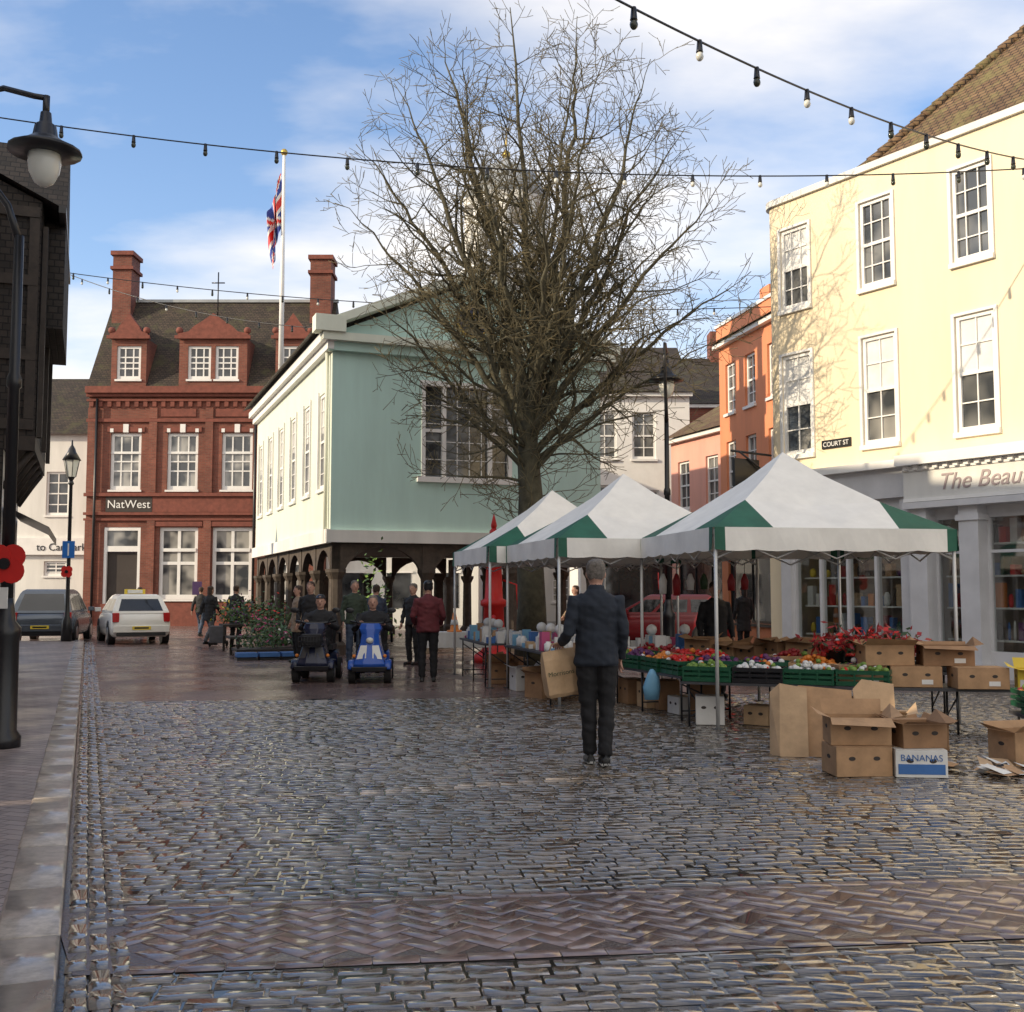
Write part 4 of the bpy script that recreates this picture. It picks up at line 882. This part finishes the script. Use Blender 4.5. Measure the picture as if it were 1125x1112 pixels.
def person(name,loc,ang,h=1.75,top='coatblack',bot='trouser',hair='hairbrown',shoe='shoe',pose='stand',hem=.86,voxel=.016,hat=None,arms=None,legs=None,head=0,wide=1.0,female=False,collar=False):
    k=h/1.75; W=wide
    seat=pose=='sit'
    dz=-.36 if seat else 0
    J=dict(kl=(.1,-.02,.5),al=(.1,.03,.09),kr=(-.1,-.02,.5),ar=(-.1,.03,.09),el=(.25*W,.03,1.13+dz),wl=(.25*W,-.07,.9+dz),er=(-.25*W,.03,1.13+dz),wr=(-.25*W,-.07,.9+dz))
    if pose=='walk': J.update(kl=(.1,-.16,.52),al=(.1,-.2,.11),kr=(-.09,.06,.5),ar=(-.09,.28,.16),wl=(.27*W,.12,.92),el=(.25*W,.1,1.13),er=(-.25*W,-.03,1.13),wr=(-.25*W,-.2,.95))
    if seat: J.update(kl=(.13,-.42,.60),al=(.12,-.5,.2),kr=(-.13,-.42,.6),ar=(-.12,-.5,.2),el=(.25*W,-.15,.82),wl=(.2,-.42,.9),er=(-.25*W,-.15,.82),wr=(-.2,-.42,.9))
    if arms: J.update(arms)
    if legs: J.update(legs)
    P=[];H=[]
    hz=.9+dz
    for s,kk,aa in ((1,'kl','al'),(-1,'kr','ar')):
        hp=Vector((.09*s,0,hz)); kn=Vector(J[kk]); an=Vector(J[aa])
        P.append((tube_geo([hp+Vector((0,0,.05)),hp,hp.lerp(kn,.5),kn,kn.lerp(an,.35),an.lerp(kn,.2),an.lerp(kn,.05),an],[.095,.1,.088,.072,.07,.06,.062,.05],12),bot))
        d=Vector((0,-1,0)); f0=an+Vector((0,.06,-.045)) 
        P.append((tube_geo([f0,f0+d*.08,f0+d*.2,f0+d*.27],[(.036,.038),(.042,.042),(.045,.03),(.03,.018)],10,side=(1,0,0)),shoe))
        P.append((tube_geo([f0+Vector((0,0,-.03)),f0+d*.26+Vector((0,0,-.03))],[(.042,.012),(.04,.012)],8,side=(1,0,0)),'sole' if name=='man_in_navy_jacket' else 'shoe'))
    def ring(z,a,b,y=0): return ((0,y,z+dz),(a*W,b*W))
    hemz=hem if not seat else .86
    tr=[ring(hemz-.0,.185,.13),ring(hemz+.02,.195,.14),ring(1.0,.18,.135),ring(1.12,.178,.13),ring(1.25,.19,.135,.0),ring(1.36,.2,.13,.01),ring(1.43,.165,.105,.012),ring(1.475,.09,.08,.01),ring(1.5,.065,.065,.005)]
    if hem<.8: tr=[ring(hem,.2,.16),ring(.85,.19,.14)]+tr[2:]
    P.append((tube_geo([t[0] for t in tr],[t[1] for t in tr],18,side=(1,0,0)),top))
    if collar: P.append((tube_geo([(0,.012,1.47),(0,.01,1.525)],[(.085,.085),(.07,.072)],14),top))
    for s,ee,ww in ((1,'el','wl'),(-1,'er','wr')):
        sh=Vector((.175*s*W,.01,1.405+dz)); el=Vector(J[ee]); wr=Vector(J[ww])
        P.append((tube_geo([sh-Vector((.06*s,0,-.01)),sh,sh.lerp(el,.5),el,el.lerp(wr,.5),wr],[.055,.07,.06,.054,.048,.042],12),top))
        d=(wr-el).normalized(); hand(H,wr+d*.0,d,(0,-1,0) if abs(d.y)<.7 else (s*-1,0,0))
    P.append((tube_geo([(0,.012,1.44+dz),(0,.0,1.56+dz)],[.055,.052],10),'skin'))
    ch=math.cos(rad(head));shh=math.sin(rad(head))
    def hp(x,y,z): return (x*ch-y*shh,x*shh+y*ch-.005,z+dz)
    prof=[(1.515,.03,.04,-.035),(1.53,.05,.06,-.03),(1.56,.062,.082,-.012),(1.6,.07,.092,-.003),(1.65,.076,.098,.003),(1.69,.074,.095,.006),(1.72,.06,.08,.008),(1.745,.03,.04,.01)]
    P.append((tube_geo([hp(0,q[3],q[0]) for q in prof],[(q[1],q[2]) for q in prof],14,side=(ch,shh,0)),'skin'))
    P.append((tube_geo([hp(0,-.09,1.655),hp(0,-.108,1.615),hp(0,-.1,1.6)],[.01,.015,.012],6),'skin'))
    for s in (-1,1):
        P.append((sphere_geo(hp(s*.078,.01,1.62),(.012,.02,.032),8,6),'skin')); 
        H.append((sphere_geo(hp(s*.03,-.088,1.638),(.012,.007,.006),8,5),'black'))
    H.append((sphere_geo(hp(0,-.092,1.575),(.022,.008,.005),8,5),'maroon'))
    hc=[(1.575,.055,.035,.055),(1.61,.075,.06,.045),(1.66,.084,.088,.025),(1.7,.083,.1,.012),(1.735,.068,.085,.012),(1.758,.03,.04,.012)]
    if female: hc=[(1.47,.06,.03,.07),(1.55,.08,.05,.055)]+hc[1:]
    P.append((tube_geo([hp(0,q[3],q[0]) for q in hc],[(q[1],q[2]) for q in hc],14,side=(ch,shh,0)),hat or hair))
    if hat: P.append((tube_geo([hp(0,0,1.69),hp(0,-.0,1.705)],[(.088,.118),(.085,.11)],14,side=(ch,shh,0)),hat))
    vs=[];fs=[];fm=[];mats=[]
    for (v,f),m in P:
        if m not in mats: mats.append(m)
        o0=len(vs); vs+=[tuple(Vector(q)*k) for q in v]; fs+=[tuple(o0+i for i in q) for q in f]; fm+=[mats.index(m)]*len(f)
    me=bpy.data.meshes.new('t'); me.from_pydata(vs,[],fs); tmp=bpy.data.objects.new('t',me); COL.objects.link(tmp)
    md=tmp.modifiers.new('r','REMESH'); md.mode='VOXEL'; md.voxel_size=voxel*.75; sm=tmp.modifiers.new('s','SMOOTH'); sm.iterations=3; sm.factor=.5
    dg=bpy.context.evaluated_depsgraph_get(); me2=bpy.data.meshes.new_from_object(tmp.evaluated_get(dg))
    bvh=bvhtree.BVHTree.FromPolygons([Vector(q) for q in vs],fs)
    bpy.data.objects.remove(tmp); bf=[tuple(p.vertices) for p in me2.polygons]; cm=[]
    bv=[]; seed=Vector((loc[0]*3,loc[1]*5,1))
    for q in me2.vertices:
        c=q.co; z=c.z/k; am=.0 if z>1.49+dz else .011
        f=mn.noise(Vector((c.x*9,c.y*9,c.z*15))+seed)*am+mn.noise(Vector((c.x*5+c.z*9,c.y*5,c.z*20-c.x*14))+seed)*am*.6
        bv.append(tuple(c+q.normal*f))
    for p in me2.polygons:
        r=bvh.find_nearest(p.center); cm.append(fm[r[2]] if r[2] is not None else 0)
    o=Obj(name,loc,ang)
    o.p['body']=dict(v=bv,f=bf,m=cm,s=[True]*len(bf),uv=[(0,0)]*sum(len(q) for q in bf),mats=list(mats))
    for (v,f),m in H: o.add('body',m,[tuple(Vector(q)*k) for q in v],f,True)
    o.done(); return o
person('man_in_navy_jacket',(.76,10.05,.008),183,1.83,'navy','trouser','hairgrey',hem=.84,voxel=.012,wide=1.02,head=-8,collar=True,
  arms=dict(el=(.245,.07,1.12),wl=(.28,-.17,1.03),er=(-.235,.03,1.12),wr=(-.225,-.1,.9)),legs=dict(kl=(.07,-.03,.5),al=(.055,-.02,.09),kr=(-.09,-.0,.5),ar=(-.055,.1,.09)))
o=Obj('paper_shopping_bag',(.475,10.25,.60),12)
rings=[]
for z,w,d in ((0,.14,.06),(.03,.155,.08),(.2,.16,.085),(.34,.155,.06),(.42,.145,.02)):
    rings.append([(-w,-d,z),(-w*.5,-d*1.15,z+.006),(0,-d*.9,z-.004),(w*.5,-d*1.2,z+.004),(w,-d,z),(w*1.02,0,z),(w,d,z),(0,d*1.1,z),(-w,d,z),(-w*.98,0,z)])
o.loft('bag','paper',rings,False); o.text('print_text','leafdark','Morrisons',.06,(-.02,-.108,.2),ext=.0005)
o.tube('handle','paper',[(-.08,0,.41),(-.04,.0,.48),(.04,0,.48),(.08,0,.41)],.008,6); o.e.rotation_euler=(0,rad(-9),rad(14)); o.done()
person('man_in_maroon_jacket',(-1.45,19.2,0),185,1.74,'maroon','trouser',hat='black',pose='stand',hem=.86,arms=dict(wl=(.22,-.2,1.0),wr=(-.22,-.2,1.0)),wide=1.08)
person('pedestrian',(-8.55,31.5,0),150,1.7,'coatblack','coatgrey',pose='walk',hem=.75,female=True)
person('pedestrian',(-7.75,31.2,0),165,1.72,'coatblack','trouser',pose='stand',hem=.55)
person('pedestrian',(-10.5,37.5,0),170,1.7,'coatblack','jeans',pose='walk')
person('pedestrian',(-12.9,38.5,0),150,1.7,'coatgrey','jeans',pose='walk')
person('pedestrian',(5.75,27.6,.0),200,1.68,'coatblack','trouser',hat='black',hem=.6,pose='stand',female=True)
person('pedestrian',(-4.1,22.6,0),-10,1.75,'coatblack','trouser',pose='stand',hem=.8)
person('pedestrian',(-3.3,23.3,0),20,1.78,'coatgreen','jeans',pose='stand',hair='hairgrey')
person('pedestrian',(-2.1,23.6,0),-30,1.72,'coatblack','trouser',pose='stand',hair='hairgrey')
person('pedestrian',(-3.0,24.5,0),-150,1.7,'jeans','trouser',pose='walk')
person('pedestrian',(-4.7,24.4,0),-60,1.68,'coatbeige','trouser',pose='stand',female=True,hem=.7)
person('pedestrian',(.4,26.0,0),60,1.7,'coatgrey','trouser',pose='walk')
person('pedestrian',(1.6,28.0,0),-60,1.7,'coatbeige','jeans',pose='walk',female=True)
person('stallholder',(3.0,16.4,0),10,1.7,'coatblack','trouser',pose='stand')
o=Obj('shopping_trolley',(-8.2,31.0,0)); o.box('bag','coatgrey',-.2,.2,-.14,.14,.12,.6); o.tube('frame','black',[(-.18,.16,.1),(-.18,.25,1.0),(.18,.25,1.0),(.18,.16,.1)],.015,6)
for s in (-1,1): o.tube('wheels','rubber',[(s*.22,.1,.1),(s*.26,.1,.1)],.1,12,False)
o.done(.02)
def scooter(loc,ang,body,cowl,trim,name='mobility_scooter'):
    o=Obj(name,loc,ang)
    for s in (-1,1):
        for y,r in ((-.52,.16),(.42,.18)):
            o.tube('wheels','rubber',[(s*.22,y,r),(s*.33,y,r)],[r,r],18,False); o.tube('wheels','metal',[(s*.325,y,r),(s*.338,y,r)],.08,10,False)
        o.tube('fenders',body,[(s*.27,-.72,.24),(s*.27,-.62,.36),(s*.27,-.45,.37),(s*.27,-.32,.26)],[(.07,.02)]*4,8,side=(1,0,0))
        o.sph('indicators','orange',(s*.24,-.7,.45),.03)
    o.loft('deck',body,[[(-.27,y,z),(.27,y,z),(.29,y,z+.07),(-.29,y,z+.07)] for y,z in ((-.35,.16),(0,.15),(.3,.17))])
    o.loft('rear_body',body,[[(-.28,y,.2),(.28,y,.2),(.26,y,t),(-.26,y,t)] for y,t in ((.18,.42),(.35,.5),(.65,.48),(.72,.35))])
    o.loft('front_body',cowl,[[(-w,-.38-.0,z),(w,-.38,z),(w*.9,d,z),(w*.35,d-.06,z),(-w*.35,d-.06,z),(-w*.9,d,z)] for w,d,z in ((.28,-.68,.2),(.27,-.74,.32),(.22,-.68,.47),(.17,-.6,.64),(.15,-.56,.8),(.19,-.54,.88),(.16,-.5,.97))],False)
    for s in (-1,1): o.add('side_panels',trim,[(s*.05,-.765,.42),(s*.2,-.73,.40),(s*.14,-.655,.62),(s*.04,-.69,.62)],[(0,1,2,3)])
    o.loft('bumper','black',[[(-.26,-.78,.2),(.26,-.78,.2),(.26,-.7,.2),(-.26,-.7,.2)],[(-.28,-.79,.28),(.28,-.79,.28),(.28,-.7,.28),(-.28,-.7,.28)]],False)
    o.sph('headlight','lampglass',(0,-.67,.7),(.06,.04,.05)); o.tube('handlebars','black',[(-.32,-.36,1.0),(-.15,-.46,.97),(.15,-.46,.97),(.32,-.36,1.0)],.018,8)
    for s in (-1,1): o.tube('mirrors','black',[(s*.2,-.44,.96),(s*.3,-.42,1.14)],.008,5); o.sph('mirrors','black',(s*.33,-.42,1.18),(.07,.012,.045))
    if cowl=='scooterdark':
        for z in (.6,.68,.76): o.tube('basket','black',[(-.19,-.64,z),(.19,-.64,z),(.19,-.9,z),(-.19,-.9,z),(-.19,-.64,z)],.007,4)
        for i in range(9): x=-.19+i*.0475; o.tube('basket','black',[(x,-.9,.6),(x,-.9,.76)],.005,4)
        o.box('basket_bag','blackmat',-.15,.15,-.86,-.67,.61,.8)
    o.loft('seat','blackmat',[[(-.24,-.08,z),(.24,-.08,z),(.25,.4,z),(-.25,.4,z)] for z in (.5,.53,.6)],False)
    o.loft('backrest','blackmat',[[(-w,.36+d,z),(w,.36+d,z),(w,.45+d,z),(-w,.45+d,z)] for w,d,z in ((.22,0,.58),(.24,.02,.8),(.23,.05,1.05),(.17,.06,1.15))],False)
    for s in (-1,1): o.tube('armrests','black',[(s*.3,.4,.62),(s*.3,.36,.78),(s*.3,.05,.79)],.022,6)
    o.e.scale=(1.08,1.08,1.04)
    o.done(.01)
scooter((-3.42,19.7,0),2,'scooterdark','scooterdark','darkgrey'); scooter((-2.45,19.5,0),4,'scooterblue','scooterblue','boxwhite')
person('scooter_rider',(-3.42,19.85,.05),2,1.82,'coatblack','trouser',hat='black',pose='sit',wide=1.2,voxel=.015)
person('scooter_rider',(-2.46,19.65,.05),4,1.8,'coatblack','trouser',hair='hairgrey',pose='sit',wide=1.2,voxel=.015)
o=Obj('flower_display',(-5.75,27.2,0),20)
for i in range(18):
    x=R.uniform(-.95,.75);y=R.uniform(-1.4,3.2); z=.28 if y<-.4 else (.5 if y<1.2 else .75)
    leafmass(o,'plants',(x,y,z),(.38,.38,.5),190,['leafgreen','leafgreen','leafdark','leafdark','leafgreen',R.choice(['flowerpink','flowerwhite','yellow','red','purple','leafgreen'])],.05)
for y,z in ((-1.1,.22),(.4,.45),(2.2,.7)): o.box('benches','timber',-1.1,.9,y-.35,y+.8,z-.05,z)
for i in range(4): o.box('trays','boxblue',-1.15+i*.5,-.7+i*.5,-2.0,-1.5,.08,.17); o.box('trays','black',-1.15+i*.5,-.7+i*.5,-2.02,-1.48,.0,.06)
for x in (-1.05,.8):
    for y in (-1.0,.6,2.4): o.box('legs','timber',x,x+.06,y,y+.06,0,.4)
o.done()
o=Obj('potted_shrub',(-3.2,26.0,0)); o.lathe('pot','timber',[(.2,0),(.28,.4),(.3,.42)],(0,0),12); leafmass(o,'leaves',(0,0,.5),(.45,.45,1.6),420,['leafgreen','leafdark','fruitgreen'],.06); o.done()
o=Obj('traffic_cone',(-1.15,22.2,.75)); o.lathe('cone','orange',[(.15,0),(.15,.03),(.09,.04),(.03,.38)],(0,0),12); o.lathe('cone','cloth_white',[(.082,.14),(.062,.24)],(0,0),12); o.done()
table((-1.15,22.2,0),10,1.4,.6,.75,'cloth_white')
# ------------------------------------------------------------------ string lights
def lights(p0,p1,sag,n,bulb=.045,name='string_lights',r=.011):
    o=Obj(name); P=[]
    for i in range(41):
        t=i/40; p=Vector(p0).lerp(Vector(p1),t); p.z-=sag*4*t*(1-t); P.append(tuple(p))
    o.tube('cable','black',P,r,5)
    for i in range(1,n):
        t=i/n; p=Vector(p0).lerp(Vector(p1),t); p.z-=sag*4*t*(1-t)
        o.lathe('sockets','black',[(.022,p.z+.01),(.03,p.z-.09),(.034,p.z-.1)],(p.x,p.y),8); o.sph('bulbs',R.choice(['bulbdark','bulbdark','bulbdark','lampglass','lampglass']),(p.x,p.y,p.z-.14),(bulb*.8,bulb*.8,bulb),8,6)
    o.done()
lights((-8.9,16,8.8),(9.2,17.2,8.35),.55,17)
lights((.35,8.2,6.35),(9.0,17.1,8.3),.35,13)
lights((-14.5,31,10.9),(7.6,30,9.4),.55,22,r=.013)
lights((-16,36,12.6),(-1,29,8.6),.9,14,r=.013)
lights((-8.2,38.0,6.4),(-2.6,27.3,6.2),.8,6,r=.012)
# ------------------------------------------------------------------ sun, sky, camera
el=21.5; sd=Vector((-.93,-.36,0)).normalized(); to=Vector((sd.x*math.cos(rad(el)),sd.y*math.cos(rad(el)),math.sin(rad(el))))
sl=bpy.data.lights.new('sun','SUN'); sl.energy=4.8; sl.angle=rad(.5); sl.color=(1,.83,.6); so=bpy.data.objects.new('sun',sl); COL.objects.link(so)
so.rotation_euler=to.to_track_quat('Z','Y').to_euler()
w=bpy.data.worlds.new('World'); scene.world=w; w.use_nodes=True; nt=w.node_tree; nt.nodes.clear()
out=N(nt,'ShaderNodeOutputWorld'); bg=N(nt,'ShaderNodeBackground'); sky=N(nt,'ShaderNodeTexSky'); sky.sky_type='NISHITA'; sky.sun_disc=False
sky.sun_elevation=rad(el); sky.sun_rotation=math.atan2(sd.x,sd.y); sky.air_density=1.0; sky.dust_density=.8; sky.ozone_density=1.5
tc=N(nt,'ShaderNodeTexCoord'); sep=N(nt,'ShaderNodeSeparateXYZ'); nt.links.new(tc.outputs['Generated'],sep.inputs[0])
def math_(op,a,b):
    n=N(nt,'ShaderNodeMath',operation=op)
    for i,v in enumerate((a,b)):
        if hasattr(v,'links'): nt.links.new(v,n.inputs[i])
        else: n.inputs[i].default_value=v
    return n.outputs[0]
mm=math_('MAXIMUM',math_('ADD',sep.outputs[2],.22),.05)
cb=N(nt,'ShaderNodeCombineXYZ'); nt.links.new(math_('DIVIDE',sep.outputs[0],mm),cb.inputs[0]);nt.links.new(math_('DIVIDE',sep.outputs[1],mm),cb.inputs[1])
mp=N(nt,'ShaderNodeMapping'); mp.inputs['Location'].default_value=(3.1,1.4,0); mp.inputs['Scale'].default_value=(.8,1.3,1); nt.links.new(cb.outputs[0],mp.inputs[0])
nz=noise(nt,mp.outputs[0],1.1,7,.52)
fill_cloud=math_('MULTIPLY',math_('MAXIMUM',math_('MULTIPLY',sep.outputs[1],-1),0),.3)  # extra unseen cloud behind the camera, added as fill for near faces
cl=ramp(nt,math_('ADD',nz,fill_cloud),.46,.68)
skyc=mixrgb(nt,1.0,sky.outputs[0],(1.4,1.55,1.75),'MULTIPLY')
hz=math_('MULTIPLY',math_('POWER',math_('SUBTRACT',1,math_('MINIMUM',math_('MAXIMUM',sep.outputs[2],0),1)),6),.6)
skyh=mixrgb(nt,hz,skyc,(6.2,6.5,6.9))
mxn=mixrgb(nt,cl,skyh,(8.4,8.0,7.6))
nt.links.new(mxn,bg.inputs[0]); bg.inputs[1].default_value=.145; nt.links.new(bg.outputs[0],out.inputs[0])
cam=bpy.data.cameras.new('camera'); co=bpy.data.objects.new('camera',cam); COL.objects.link(co); co.location=(0,0,1.55); co.rotation_euler=(rad(94.42),0,0)
cam.sensor_width=36; cam.lens=38.9; cam.clip_end=2000; cam.clip_start=.05; scene.camera=co
scene.view_settings.view_transform='Standard'; scene.view_settings.look='None'; scene.view_settings.exposure=0
